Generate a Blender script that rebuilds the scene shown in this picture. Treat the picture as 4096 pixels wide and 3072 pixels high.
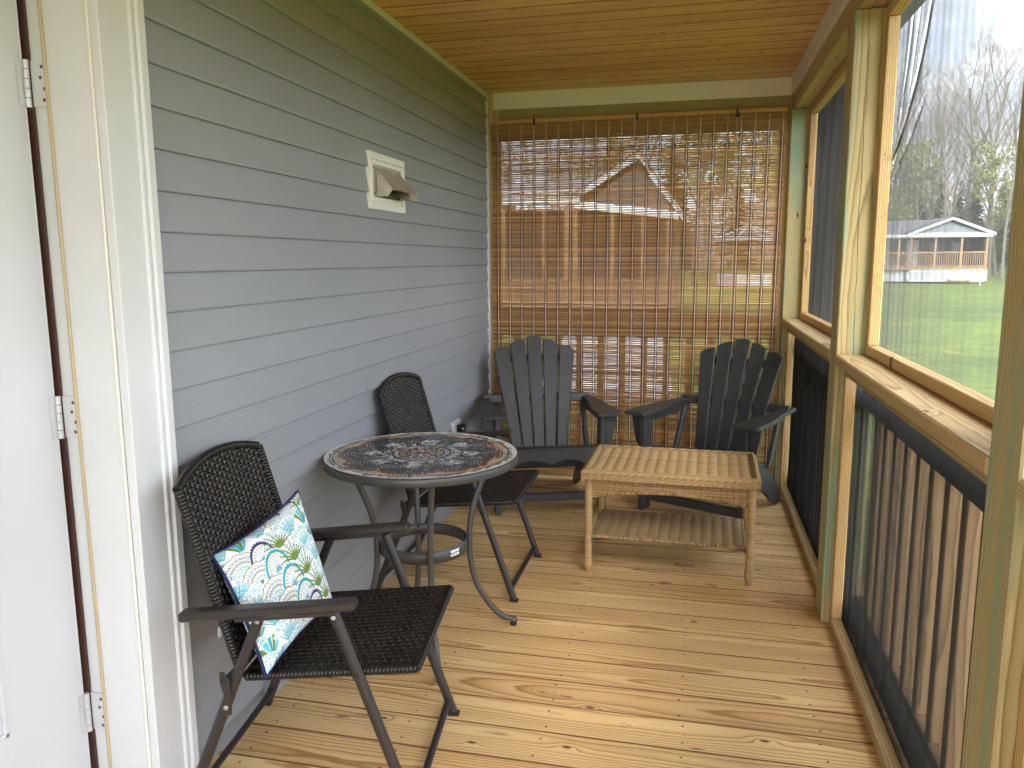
import bpy, math, random
import numpy as np
from mathutils import Vector, Matrix
random.seed(7); rng = np.random.RandomState(11)
S = bpy.context.scene
C = S.collection
for o in list(bpy.data.objects): bpy.data.objects.remove(o)
pi = math.pi; rad = math.radians

# ------------------------------------------------------------------ camera
CAM_H = 1.400
YAW, PITCH, ROLL = 0.228340, 0.155087, -0.006204
cam = bpy.data.cameras.new('camera'); cam.sensor_fit = 'HORIZONTAL'; cam.sensor_width = 36
cam.lens = 3137.3/4096*36; cam.clip_start = .02; cam.clip_end = 2000
co = bpy.data.objects.new('camera', cam); C.objects.link(co); S.camera = co
cy, sy, cp, sp = math.cos(YAW), math.sin(YAW), math.cos(PITCH), math.sin(PITCH)
Fw = Vector((-sy*cp, cy*cp, -sp)); Rt = Vector((cy, sy, 0)); Up = Rt.cross(Fw)
c_, s_ = math.cos(ROLL), math.sin(ROLL)
R2 = c_*Rt + s_*Up; U2 = -s_*Rt + c_*Up
co.matrix_world = Matrix(((R2.x, U2.x, -Fw.x, 0), (R2.y, U2.y, -Fw.y, 0), (R2.z, U2.z, -Fw.z, CAM_H), (0, 0, 0, 1)))

# ------------------------------------------------------------------ light
SUN_EL, SUN_AZ = rad(38), rad(158)      # azimuth clockwise from +Y
W = bpy.data.worlds.new('World'); S.world = W; W.use_nodes = True
wt = W.node_tree; wt.nodes.clear()
wo = wt.nodes.new('ShaderNodeOutputWorld'); bg = wt.nodes.new('ShaderNodeBackground')
sky = wt.nodes.new('ShaderNodeTexSky'); sky.sky_type = 'NISHITA'; sky.sun_disc = False
sky.sun_elevation = SUN_EL; sky.sun_rotation = SUN_AZ; sky.air_density = 1; sky.dust_density = 2
tc = wt.nodes.new('ShaderNodeTexCoord'); mp = wt.nodes.new('ShaderNodeMapping'); mp.inputs['Scale'].default_value = (1, 1, 2.6)
n1 = wt.nodes.new('ShaderNodeTexNoise'); n1.inputs['Scale'].default_value = 2.4; n1.inputs['Detail'].default_value = 7; n1.inputs['Roughness'].default_value = .55
cr = wt.nodes.new('ShaderNodeValToRGB'); cr.color_ramp.elements[0].position = .36; cr.color_ramp.elements[1].position = .56
n2 = wt.nodes.new('ShaderNodeTexNoise'); n2.inputs['Scale'].default_value = 3.1; n2.inputs['Detail'].default_value = 6
cr2 = wt.nodes.new('ShaderNodeValToRGB')
cr2.color_ramp.elements[0].position = .35; cr2.color_ramp.elements[0].color = (5.0, 5.6, 6.6, 1)
cr2.color_ramp.elements[1].position = .62; cr2.color_ramp.elements[1].color = (12.4, 13.0, 13.9, 1)
mx = wt.nodes.new('ShaderNodeMix'); mx.data_type = 'RGBA'
wt.links.new(tc.outputs['Generated'], mp.inputs[0]); wt.links.new(mp.outputs[0], n1.inputs['Vector']); wt.links.new(mp.outputs[0], n2.inputs['Vector'])
wt.links.new(n1.outputs[0], cr.inputs[0]); wt.links.new(n2.outputs[0], cr2.inputs[0])
dt = wt.nodes.new('ShaderNodeVectorMath'); dt.operation = 'DOT_PRODUCT'; wt.links.new(tc.outputs['Generated'], dt.inputs[0])
dt.inputs[1].default_value = (math.sin(SUN_AZ)*math.cos(SUN_EL), math.cos(SUN_AZ)*math.cos(SUN_EL), math.sin(SUN_EL))
mr = wt.nodes.new('ShaderNodeMapRange'); mr.inputs['From Min'].default_value = -.9; mr.inputs['From Max'].default_value = .8; mr.inputs['To Min'].default_value = .30; mr.inputs['To Max'].default_value = 1.5
wt.links.new(dt.outputs['Value'], mr.inputs['Value'])
cm = wt.nodes.new('ShaderNodeVectorMath'); cm.operation = 'SCALE'; wt.links.new(cr2.outputs[0], cm.inputs[0]); wt.links.new(mr.outputs[0], cm.inputs['Scale'])
wt.links.new(cr.outputs[0], mx.inputs[0]); wt.links.new(sky.outputs[0], mx.inputs[6]); wt.links.new(cm.outputs[0], mx.inputs[7])
wt.links.new(mx.outputs[2], bg.inputs[0]); bg.inputs[1].default_value = .1
wt.links.new(bg.outputs[0], wo.inputs[0])
sl = bpy.data.lights.new('sun', 'SUN'); sl.energy = 1.0; sl.angle = rad(20); sl.color = (1, .96, .90)
so = bpy.data.objects.new('sun', sl); C.objects.link(so)
sd = Vector((math.sin(SUN_AZ)*math.cos(SUN_EL), math.cos(SUN_AZ)*math.cos(SUN_EL), math.sin(SUN_EL)))
so.rotation_euler = sd.to_track_quat('Z', 'Y').to_euler(); so.location = (3, -3, 8)
S.view_settings.view_transform = 'Standard'; S.view_settings.look = 'None'
S.view_settings.gamma = 1; S.view_settings.exposure = 2.75
S.render.engine = 'CYCLES'; S.cycles.use_denoising = True
S.cycles.max_bounces = 10; S.cycles.diffuse_bounces = 6; S.cycles.glossy_bounces = 3; S.cycles.transparent_max_bounces = 8
S.cycles.sample_clamp_indirect = 6; S.cycles.caustics_reflective = False; S.cycles.caustics_refractive = False

# ------------------------------------------------------------------ scene numbers (metres)
AX = -1.316; BX = .515; DY = 4.975; HZ = 2.44
Y0 = -3.3                                  # porch begins behind the camera; unseen length added to block sun

# ------------------------------------------------------------------ materials
def newmat(name):
    m = bpy.data.materials.new(name); m.use_nodes = True
    nt = m.node_tree; b = nt.nodes['Principled BSDF']
    return m, nt, b
def N(nt, typ, **kw):
    n = nt.nodes.new(typ)
    for k, v in kw.items():
        if k in ('op', 'operation'): n.operation = v
        elif k == 'inp':
            for i, x in v.items(): n.inputs[i].default_value = x
        else: setattr(n, k, v)
    return n
def L(nt, a, b): nt.links.new(a, b)
def math_(nt, op, a, b=None, clamp=False):
    n = nt.nodes.new('ShaderNodeMath'); n.operation = op; n.use_clamp = clamp
    for i, v in enumerate((a, b)):
        if v is None: continue
        if isinstance(v, (int, float)): n.inputs[i].default_value = v
        else: nt.links.new(v, n.inputs[i])
    return n.outputs[0]
def mixc(nt, f, a, b, mode='MIX'):
    n = nt.nodes.new('ShaderNodeMix'); n.data_type = 'RGBA'; n.blend_type = mode
    for i, v in ((0, f), (6, a), (7, b)):
        if isinstance(v, (int, float)): n.inputs[i].default_value = v
        elif isinstance(v, tuple): n.inputs[i].default_value = v if len(v) == 4 else v+(1,)
        else: nt.links.new(v, n.inputs[i])
    return n.outputs[2]
def ramp(nt, fac, stops):
    n = nt.nodes.new('ShaderNodeValToRGB'); e = n.color_ramp.elements
    while len(e) < len(stops): e.new(.5)
    for q, (p_, c) in zip(e, stops):
        q.position = p_; q.color = c if len(c) == 4 else tuple(c)+(1,)
    if fac is not None: nt.links.new(fac, n.inputs[0])
    return n.outputs[0]
def bump(nt, b, h, strength=.3, dist=.002):
    n = nt.nodes.new('ShaderNodeBump'); n.inputs['Strength'].default_value = strength; n.inputs['Distance'].default_value = dist
    nt.links.new(h, n.inputs['Height']); nt.links.new(n.outputs[0], b.inputs['Normal'])
def vmul(nt, v, s):
    n = nt.nodes.new('ShaderNodeVectorMath'); n.operation = 'MULTIPLY'; nt.links.new(v, n.inputs[0]); n.inputs[1].default_value = s
    return n.outputs[0]
def noise(nt, v, scale=1, detail=3, rough=.5):
    n = nt.nodes.new('ShaderNodeTexNoise'); n.inputs['Scale'].default_value = scale; n.inputs['Detail'].default_value = detail; n.inputs['Roughness'].default_value = rough
    nt.links.new(v, n.inputs['Vector']); return n.outputs[0]

def wood(name, light, mid, dark, freq=110, knots=.25, green=0., rough=.62, contrast=1., varied=.25, knotcol=(.05, .018, .008), wob=.03, dirt=0.):
    m, nt, b = newmat(name)
    g = N(nt, 'ShaderNodeAttribute', attribute_name='gc').outputs['Vector']
    gr = N(nt, 'ShaderNodeAttribute', attribute_name='gr').outputs['Fac']
    sx = N(nt, 'ShaderNodeSeparateXYZ'); L(nt, g, sx.inputs[0]); X, Y, Z = sx.outputs
    w1 = noise(nt, vmul(nt, g, (.7, 3, 3)), 1, 2); w2 = noise(nt, vmul(nt, g, (2.3, 8, 8)), 1, 2)
    w3 = noise(nt, vmul(nt, g, (9, 45, 45)), 1, 2)
    yy = math_(nt, 'ADD', Y, math_(nt, 'MULTIPLY', math_(nt, 'SUBTRACT', w2, .5), wob*1.2))
    zz = math_(nt, 'ADD', Z, math_(nt, 'MULTIPLY', math_(nt, 'SUBTRACT', w1, .5), wob*3.2))
    r = math_(nt, 'SQRT', math_(nt, 'ADD', math_(nt, 'MULTIPLY', yy, yy), math_(nt, 'MULTIPLY', zz, zz)))
    r = math_(nt, 'ADD', r, math_(nt, 'MULTIPLY', w3, .0035))
    # knots
    vo = N(nt, 'ShaderNodeTexVoronoi'); vo.feature = 'F1'; vo.voronoi_dimensions = '2D'; vo.inputs['Scale'].default_value = 1; vo.inputs['Randomness'].default_value = .9
    L(nt, vmul(nt, g, (3.5, 8.5, 1)), vo.inputs['Vector'])
    sc = N(nt, 'ShaderNodeSeparateColor'); L(nt, vo.outputs['Color'], sc.inputs[0])
    on = math_(nt, 'LESS_THAN', sc.outputs[0], knots)
    kn = math_(nt, 'MULTIPLY', on, math_(nt, 'SUBTRACT', 1.0, math_(nt, 'MULTIPLY', math_(nt, 'SUBTRACT', vo.outputs['Distance'], .030), 26), True), True)
    kb = math_(nt, 'MULTIPLY', on, math_(nt, 'POWER', math_(nt, 'SUBTRACT', 1.0, math_(nt, 'MULTIPLY', vo.outputs['Distance'], 2.6), True), 3))
    r = math_(nt, 'ADD', r, math_(nt, 'MULTIPLY', kb, .022))
    ring = math_(nt, 'FRACT', math_(nt, 'MULTIPLY', r, freq))
    col = ramp(nt, ring, [(0, light), (.35, tuple(.75*a+.25*b_ for a, b_ in zip(light, mid))), (.68, mid), (.88, tuple(a*(1-contrast)+b_*contrast for a, b_ in zip(mid, dark))), (1, light)])
    fib = noise(nt, vmul(nt, g, (6, 500, 500)), 1, 2)
    col = mixc(nt, .35, col, ramp(nt, fib, [(.3, (.72, .72, .72)), (.7, (1.12, 1.1, 1.06))]), 'MULTIPLY')
    big = noise(nt, vmul(nt, g, (1.1, 9, 9)), 1, 3)
    col = mixc(nt, varied, col, ramp(nt, big, [(.3, (.62, .52, .42)), (.5, (1, .98, .95)), (.7, (1.15, 1.15, 1.1))]), 'MULTIPLY')
    col = mixc(nt, varied*1.6, col, ramp(nt, gr, [(0, (.86, .76, .64)), (.3, (1, .96, .88)), (.7, (1.08, 1.05, .98)), (1, (.90, .90, .85))]), 'MULTIPLY')
    if green > 0:
        gm = noise(nt, vmul(nt, g, (1.3, 14, 14)), 1, 4, .6)
        gf = math_(nt, 'MULTIPLY', ramp(nt, gm, [(.46, (0, 0, 0)), (.62, (1, 1, 1))]), green, True)
        col = mixc(nt, gf, col, (.27, .41, .29))
    if dirt > 0:
        dm = noise(nt, vmul(nt, g, (7, 26, 26)), 1, 5, .65)
        dm2 = noise(nt, vmul(nt, g, (1.6, 2.4, 2.4)), 1, 2)
        df = math_(nt, 'MULTIPLY', ramp(nt, math_(nt, 'ADD', dm, math_(nt, 'MULTIPLY', dm2, .5)), [(.97, (0, 0, 0)), (1.0, (1, 1, 1))]), dirt, True)
        col = mixc(nt, df, col, (.06, .045, .03))
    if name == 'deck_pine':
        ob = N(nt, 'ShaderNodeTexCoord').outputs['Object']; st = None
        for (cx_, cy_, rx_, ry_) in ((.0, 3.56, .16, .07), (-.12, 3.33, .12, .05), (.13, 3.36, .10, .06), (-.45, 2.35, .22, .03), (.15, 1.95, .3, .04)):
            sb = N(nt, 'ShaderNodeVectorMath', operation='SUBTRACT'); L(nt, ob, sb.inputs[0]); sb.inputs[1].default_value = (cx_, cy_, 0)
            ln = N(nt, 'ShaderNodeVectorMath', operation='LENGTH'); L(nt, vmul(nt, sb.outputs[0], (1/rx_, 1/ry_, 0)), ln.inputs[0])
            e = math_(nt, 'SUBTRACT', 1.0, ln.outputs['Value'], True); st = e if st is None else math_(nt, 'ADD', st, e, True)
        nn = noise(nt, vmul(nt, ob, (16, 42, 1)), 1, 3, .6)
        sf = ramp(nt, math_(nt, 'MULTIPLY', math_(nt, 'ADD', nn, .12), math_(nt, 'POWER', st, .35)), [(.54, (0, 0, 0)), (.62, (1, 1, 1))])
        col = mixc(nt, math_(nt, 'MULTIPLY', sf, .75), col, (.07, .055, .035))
    col = mixc(nt, math_(nt, 'MULTIPLY', kn, .92), col, knotcol)
    L(nt, col, b.inputs['Base Color']); b.inputs['Roughness'].default_value = rough
    h = math_(nt, 'ADD', math_(nt, 'MULTIPLY', ring, .4), fib)
    bump(nt, b, h, .35, .0012)
    return m

def plain(name, col, rough=.5, metal=0., var=.06, nscale=30, bstr=0., bscale=200, spec=.5, coat=0., scuff=0.):
    m, nt, b = newmat(name)
    t = N(nt, 'ShaderNodeTexCoord').outputs['Object']
    nz = noise(nt, t, nscale, 4, .6)
    c = ramp(nt, nz, [(.3, tuple(x*(1-var) for x in col)), (.7, tuple(min(1, x*(1+var)) for x in col))])
    if scuff:
        q1 = ramp(nt, noise(nt, vmul(nt, t, (25, 25, 70)), 1, 2, .5), [(.80, (0, 0, 0)), (.84, (1, 1, 1))]); q2 = ramp(nt, noise(nt, vmul(nt, t, (2.2, 2.2, 1.1)), 1, 4, .6), [(.45, (0, 0, 0)), (.75, (1, 1, 1))])
        c = mixc(nt, math_(nt, 'MULTIPLY', q1, scuff), c, tuple(x*.55 for x in col)); c = mixc(nt, math_(nt, 'MULTIPLY', q2, scuff*.35), c, tuple(x*.72 for x in col))
    L(nt, c, b.inputs['Base Color']); b.inputs['Roughness'].default_value = rough; b.inputs['Metallic'].default_value = metal
    b.inputs['Specular IOR Level'].default_value = spec
    if coat: b.inputs['Coat Weight'].default_value = coat
    rn = ramp(nt, nz, [(.3, (rough*.85,)*3), (.7, (min(1, rough*1.15),)*3)]); L(nt, rn, b.inputs['Roughness'])
    if bstr: bump(nt, b, noise(nt, t, bscale, 3), bstr, .001)
    return m

def attrcol(name, base, hi, rough=.5, spec=.5, bstr=.0):
    """colour varies with the per-strand attribute 'gr'"""
    m, nt, b = newmat(name)
    gr = N(nt, 'ShaderNodeAttribute', attribute_name='gr').outputs['Fac']
    g = N(nt, 'ShaderNodeAttribute', attribute_name='gc').outputs['Vector']
    c = ramp(nt, gr, [(0, base), (1, hi)])
    st = noise(nt, vmul(nt, g, (14, 900, 900)), 1, 2)
    c = mixc(nt, .5, c, ramp(nt, st, [(.3, (.6, .6, .6)), (.7, (1.25, 1.25, 1.25))]), 'MULTIPLY')
    L(nt, c, b.inputs['Base Color']); b.inputs['Roughness'].default_value = rough; b.inputs['Specular IOR Level'].default_value = spec
    return m

MAT = {}
MAT['deck'] = wood('deck_pine', (.80, .585, .30), (.67, .44, .19), (.40, .215, .075), freq=104, knots=.10, rough=.5, dirt=.8, wob=.026, varied=.42)
MAT['edge'] = plain('board_edge_seam_shade', (.20, .10, .035), .8, var=.3, nscale=9)  # dark sides and chamfers paint the shade of the deck seams
MAT['cedge'] = plain('ceiling_groove_shade', (.26, .12, .035), .7, var=.3, nscale=9)  # groove shade painted into the ceiling board edges
MAT['pine'] = wood('treated_pine', (.60, .475, .255), (.52, .375, .17), (.34, .21, .085), freq=170, knots=.12, wob=.018)
MAT['green'] = wood('green_treated_pine', (.55, .48, .25), (.47, .39, .17), (.30, .21, .085), freq=150, knots=.30, green=.85, wob=.022)
MAT['olive'] = wood('olive_treated_pine', (.42, .35, .16), (.35, .27, .11), (.22, .15, .055), freq=150, knots=.14, green=.12, wob=.02)
MAT['batten'] = wood('pine_batten', (.70, .50, .24), (.60, .39, .16), (.42, .23, .08), freq=190, knots=.05, wob=.014)
MAT['ceil'] = wood('ceiling_pine', (.84, .54, .235), (.74, .44, .175), (.50, .26, .09), freq=80, knots=.46, rough=.42, contrast=.9, varied=.55, wob=.022)
MAT['rail'] = wood('weathered_rail', (.29, .185, .095), (.215, .13, .064), (.12, .068, .032), freq=120, knots=.05)
MAT['headrail'] = wood('blind_headrail', (.62, .36, .14), (.56, .31, .115), (.45, .23, .08), freq=140, knots=0)
MAT['white'] = plain('white_trim', (.66, .675, .69), .42, var=.03, nscale=6, scuff=.6, bstr=.05, bscale=60)
MAT['cream'] = plain('cream_fascia', (.78, .76, .69), .45, var=.02, nscale=4)
MAT['doorw'] = plain('door_paint', (.64, .66, .69), .38, var=.02, nscale=3, scuff=.4, bstr=.04, bscale=90)
MAT['bead'] = plain('tan_weatherstrip', (.50, .40, .25), .5)
MAT['bronze'] = plain('brown_gap_seal', (.055, .02, .012), .6)
MAT['hinge'] = plain('painted_hinge', (.62, .63, .64), .35, metal=.2)
MAT['screw'] = plain('screw_head', (.12, .115, .11), .4, metal=.8)
MAT['rivet'] = plain('rivet_steel', (.62, .62, .62), .3, metal=.9)
MAT['brown'] = plain('brown_powder_coat', (.030, .024, .0215), .36, var=.08, nscale=60, bstr=.08, bscale=900)
MAT['rim'] = plain('table_rim_paint', (.062, .057, .053), .4, var=.1, nscale=20)
MAT['blackrub'] = plain('black_rubber', (.012, .012, .012), .5)
MAT['adir'] = plain('charcoal_poly', (.046, .046, .048), .40, var=.12, nscale=25, bstr=.35, bscale=160)
MAT['shadestrip'] = plain('shade_strip_black', (.014, .013, .014), .7)  # near-black for strips that stand in for shadow at the lower screens
MAT['metal'] = plain('galvanised_hood', (.50, .45, .38), .5, metal=.5, var=.25, nscale=18)
MAT['blackm'] = plain('black_metal', (.012, .013, .016), .4, metal=.3)
MAT['wickerb'] = attrcol('brown_resin_wicker', (.005, .0038, .0032), (.020, .015, .012), .36, .4)
MAT['warpb'] = attrcol('brown_wicker_cord', (.03, .021, .015), (.07, .05, .035), .4)
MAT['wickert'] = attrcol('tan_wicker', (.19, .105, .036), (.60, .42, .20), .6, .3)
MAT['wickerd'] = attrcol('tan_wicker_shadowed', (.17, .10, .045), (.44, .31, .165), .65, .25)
MAT['grout'] = plain('pale_grout', (.66, .65, .60), .6, nscale=80)
MAT['piping'] = plain('navy_piping', (.012, .018, .085), .8)
MAT['cordw'] = plain('blind_cord', (.62, .50, .34), .7)
MAT['tassel'] = plain('wooden_tassel', (.38, .20, .07), .4)
MAT['stitchd'] = plain('dark_blind_thread', (.02, .015, .013), .8)
MAT['stitchl'] = plain('light_blind_thread', (.82, .62, .52), .8)
MAT['roofgrey'] = plain('grey_shingle', (.14, .14, .15), .85, var=.3, nscale=12)
MAT['housegrey'] = plain('grey_siding_far', (.24, .28, .33), .7)
MAT['housewhite'] = plain('white_far_trim', (.62, .63, .64), .6)
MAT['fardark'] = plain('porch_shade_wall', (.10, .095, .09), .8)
MAT['farwood'] = plain('far_porch_wood', (.44, .28, .15), .7)
MAT['neighwood'] = plain('neighbour_porch_wood', (.24, .15, .08), .7)
MAT['farglass'] = plain('far_window_glass', (.03, .035, .04), .1)
MAT['bark'] = plain('grey_bark', (.21, .18, .15), .9, var=.3, nscale=4)
MAT['barkw'] = plain('pale_bark', (.42, .40, .36), .9, var=.3, nscale=4)
MAT['paper'] = plain('white_label', (.8, .8, .8), .5)
MAT['ink'] = plain('label_ink', (.02, .02, .02), .6)
MAT['rock'] = plain('pale_boulder', (.42, .37, .29), .9, var=.2, nscale=3)
MAT['gravel'] = plain('pale_gravel', (.36, .355, .35), .9, var=.2, nscale=8)
MAT['nail'] = plain('deck_nail_head', (.10, .08, .06), .5, metal=.5)

def siding_mat():
    m, nt, b = newmat('vinyl_siding')
    t = N(nt, 'ShaderNodeTexCoord').outputs['Object']
    grain = noise(nt, vmul(nt, t, (60, 7, 330)), 1, 4, .6)
    big = noise(nt, t, 1.3, 3)
    c = ramp(nt, big, [(.3, (.262, .276, .296)), (.7, (.292, .306, .327))])
    c = mixc(nt, .25, c, ramp(nt, grain, [(.35, (.86, .86, .86)), (.65, (1.08, 1.08, 1.08))]), 'MULTIPLY')
    L(nt, c, b.inputs['Base Color']); b.inputs['Roughness'].default_value = .42
    bump(nt, b, math_(nt, 'ADD', grain, math_(nt, 'MULTIPLY', noise(nt, vmul(nt, t, (3, 2.2, 5)), 1, 2), 3)), .22, .0012)
    return m
MAT['siding'] = siding_mat()

def bamboo_mat():
    m, nt, b = newmat('woven_bamboo')
    gr = N(nt, 'ShaderNodeAttribute', attribute_name='gr').outputs['Fac']
    g = N(nt, 'ShaderNodeAttribute', attribute_name='gc').outputs['Vector']
    c = ramp(nt, gr, [(0, (.19, .098, .034)), (.5, (.43, .245, .088)), (.85, (.57, .345, .135)), (1, (.82, .56, .25))])
    st = noise(nt, vmul(nt, g, (9, 700, 700)), 1, 3)
    c = mixc(nt, .6, c, ramp(nt, st, [(.3, (.5, .5, .5)), (.7, (1.35, 1.3, 1.2))]), 'MULTIPLY')
    L(nt, c, b.inputs['Base Color']); b.inputs['Roughness'].default_value = .6
    tr = N(nt, 'ShaderNodeBsdfTranslucent'); L(nt, mixc(nt, 1, c, (1.45, 1.25, .95), 'MULTIPLY'), tr.inputs[0])
    mx_ = N(nt, 'ShaderNodeMixShader'); mx_.inputs[0].default_value = .30
    L(nt, b.outputs[0], mx_.inputs[1]); L(nt, tr.outputs[0], mx_.inputs[2])
    L(nt, mx_.outputs[0], nt.nodes['Material Output'].inputs[0])
    return m
MAT['bamboo'] = bamboo_mat()

def screen_mat():
    m, nt, b = newmat('screen_fibreglass'); b.inputs['Base Color'].default_value = (.028, .028, .028, 1); b.inputs['Roughness'].default_value = .6; b.inputs['Specular IOR Level'].default_value = .25
    return m
MAT['screen'] = screen_mat(); MAT['screenu'] = MAT['screen'].copy(); MAT['screenu'].node_tree.nodes['Principled BSDF'].inputs['Base Color'].default_value = (.085, .087, .09, 1)

def grass_mat():
    m, nt, b = newmat('lawn_grass')
    t = N(nt, 'ShaderNodeTexCoord').outputs['Object']
    a = noise(nt, t, .35, 5, .6); bb = noise(nt, vmul(nt, t, (3, 3, 3)), 1, 6, .7)
    c = ramp(nt, a, [(.3, (.085, .135, .016)), (.55, (.125, .180, .020)), (.75, (.165, .205, .034))])
    c = mixc(nt, .9, c, ramp(nt, bb, [(.32, (.45, .5, .4)), (.68, (1.5, 1.4, 1.3))]), 'MULTIPLY'); c = mixc(nt, .8, c, ramp(nt, noise(nt, vmul(nt, t, (.16, .5, 1)), 1, 5, .7), [(.35, (.62, .68, .6)), (.65, (1.3, 1.25, 1.1))]), 'MULTIPLY')
    yl = ramp(nt, noise(nt, vmul(nt, t, (.5, .9, 1)), 1, 8, .75), [(.57, (0, 0, 0)), (.63, (1, 1, 1))])
    c = mixc(nt, math_(nt, 'MULTIPLY', yl, .7), c, (.34, .30, .04))
    L(nt, c, b.inputs['Base Color']); b.inputs['Roughness'].default_value = .9
    bump(nt, b, bb, .6, .05)
    return m
MAT['grass'] = grass_mat()
def leafm(name, c1, c2):
    m, nt, b = newmat(name)
    gr = N(nt, 'ShaderNodeAttribute', attribute_name='gr').outputs['Fac']
    L(nt, ramp(nt, gr, [(0, c1), (1, c2)]), b.inputs['Base Color']); b.inputs['Roughness'].default_value = .8
    return m
MAT['needles'] = leafm('spruce_needles', (.05, .07, .03), (.13, .155, .07))
MAT['buds'] = leafm('spring_buds', (.20, .22, .07), (.40, .38, .14))
MAT['twigs'] = leafm('bare_twigs', (.17, .14, .115), (.38, .33, .27))
def vcol(name, rough, coat=0):
    m, nt, b = newmat(name)
    a = N(nt, 'ShaderNodeAttribute', attribute_name='col').outputs['Color']
    L(nt, a, b.inputs['Base Color']); b.inputs['Roughness'].default_value = rough; b.inputs['Coat Weight'].default_value = coat
    b.inputs['Coat Roughness'].default_value = .12
    return m, nt, b
MAT['tile'], _, _ = vcol('mosaic_stone', .28, .3)
MAT['pillow'], nt_, b_ = vcol('printed_cotton', .85)
bump(nt_, b_, noise(nt_, N(nt_, 'ShaderNodeTexCoord').outputs['Object'], 900, 2), .15, .0008)

# ------------------------------------------------------------------ mesh accumulator
class MB:
    def __init__(s): s.v = []; s.f = []; s.mi = []; s.gc = []; s.gr = []; s.sm = []; s.off = (0, 0, 0); s.r = .5; s.m = 0; s.smooth = False
    def rnd(s):
        s.off = (random.uniform(0, 60), random.uniform(-.07, .07), random.uniform(.035, .12)*random.choice((1, -1))); s.r = random.random(); return s
    def add(s, vs, fs, gcs=None, smooth=None, r=None):
        b = len(s.v); s.v += [tuple(x) for x in vs]
        s.gc += [(g[0]+s.off[0], g[1]+s.off[1], g[2]+s.off[2]) for g in (gcs if gcs is not None else vs)]
        s.gr += [s.r if r is None else r]*len(vs)
        for f in fs: s.f.append(tuple(b+i for i in f)); s.mi.append(s.m); s.sm.append(s.smooth if smooth is None else smooth)
    def obox(s, c, u, v, w, lu, lv, lw, ch=.0025):
        """box centred c, axes u (grain) v w, full lengths; chamfered edges"""
        c = Vector(c); u = Vector(u).normalized(); v = Vector(v).normalized(); w = Vector(w).normalized()
        hu, hv, hw = lu/2, lv/2, lw/2; ch = min(ch, hu*.45, hv*.45, hw*.45)
        P = []; idx = {}
        for sx_ in (-1, 1):
            for sy_ in (-1, 1):
                for sz_ in (-1, 1):
                    for k in range(3):
                        a = [hu*sx_, hv*sy_, hw*sz_]
                        for q in range(3):
                            if q != k: a[q] -= ch*(sx_, sy_, sz_)[q]
                        idx[(sx_, sy_, sz_, k)] = len(P); P.append(a)
        V = [c + u*a[0] + v*a[1] + w*a[2] for a in P]; F = []
        def ori(f):
            n = (Vector(P[f[1]])-Vector(P[f[0]])).cross(Vector(P[f[2]])-Vector(P[f[1]])); ce = sum((Vector(P[i]) for i in f), Vector())
            return f if n.dot(ce) > 0 else f[::-1]
        sg = (-1, 1)
        for k in range(3):
            o1, o2 = [q for q in range(3) if q != k]
            for a in sg:
                f = []
                for (b1, b2) in ((-1, -1), (1, -1), (1, 1), (-1, 1)):
                    t = [0, 0, 0]; t[k] = a; t[o1] = b1; t[o2] = b2; f.append(idx[(*t, k)])
                F.append(ori(f))
            for a in sg:
                for b in sg:   # edge along k
                    f = []
                    t = [0, 0, 0]; t[o1] = a; t[o2] = b
                    t[k] = -1; f.append(idx[(*t, o1)]); f.append(idx[(*t, o2)])
                    t[k] = 1; f.append(idx[(*t, o2)]); f.append(idx[(*t, o1)])
                    F.append(ori(f))
        for a in sg:
            for b in sg:
                for d in sg: F.append(ori([idx[(a, b, d, 0)], idx[(a, b, d, 1)], idx[(a, b, d, 2)]]))
        flip = u.cross(v).dot(w) < 0
        if flip: F = [f[::-1] for f in F]
        s.add(V, F, P)
    def box(s, x0, x1, y0, y1, z0, z1, ax='x', ch=.0025, rnd=True):
        if rnd: s.rnd()
        c = ((x0+x1)/2, (y0+y1)/2, (z0+z1)/2); X, Y, Z = (1, 0, 0), (0, 1, 0), (0, 0, 1); lx, ly, lz = x1-x0, y1-y0, z1-z0
        if ax == 'x': s.obox(c, X, Y, Z, lx, ly, lz, ch)
        elif ax == 'y': s.obox(c, Y, X, Z, ly, lx, lz, ch)
        elif lx > ly: s.obox(c, Z, X, Y, lz, lx, ly, ch)
        else: s.obox(c, Z, Y, X, lz, ly, lx, ch)
        return s
    def edges(s, q):
        for i in (2, 3, 4, 5, 6, 7): s.mi[q+i] = 1
    def tube(s, pts, rad_, n=8, cap=True, closed=False, flat=1.0, up=None, smooth=True, phase=0.):
        pts = [Vector(p_) for p_ in pts]; m = len(pts); V = []; G = []; F = []
        R_ = rad_ if hasattr(rad_, '__len__') else [rad_]*m
        ref = Vector(up) if up is not None else None; prev = None; dist = 0
        for i, p_ in enumerate(pts):
            if closed: t = pts[(i+1) % m]-pts[i-1]
            else: t = pts[min(i+1, m-1)]-pts[max(i-1, 0)]
            t.normalize()
            if i: dist += (p_-pts[i-1]).length
            if ref is not None: a = ref - t*ref.dot(t)
            elif prev is None:
                a = Vector((0, 0, 1)) if abs(t.z) < .9 else Vector((1, 0, 0)); a = a - t*a.dot(t)
            else: a = prev - t*prev.dot(t)
            a.normalize(); prev = a; b = t.cross(a)
            for k in range(n):
                an = 2*pi*k/n+phase; V.append(p_+(a*math.cos(an)*flat+b*math.sin(an))*R_[i]); G.append((dist, math.cos(an)*R_[i], math.sin(an)*R_[i]))
        for i in range(m-1 if not closed else m):
            j = (i+1) % m
            for k in range(n):
                k2 = (k+1) % n; F.append((i*n+k, i*n+k2, j*n+k2, j*n+k))
        s.add(V, F, G, smooth)
        if cap and not closed:
            s.add([V[k] for k in range(n)], [tuple(range(n-1, -1, -1))], None, False); s.add([V[(m-1)*n+k] for k in range(n)], [tuple(range(n))], None, False)
        return s
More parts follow.
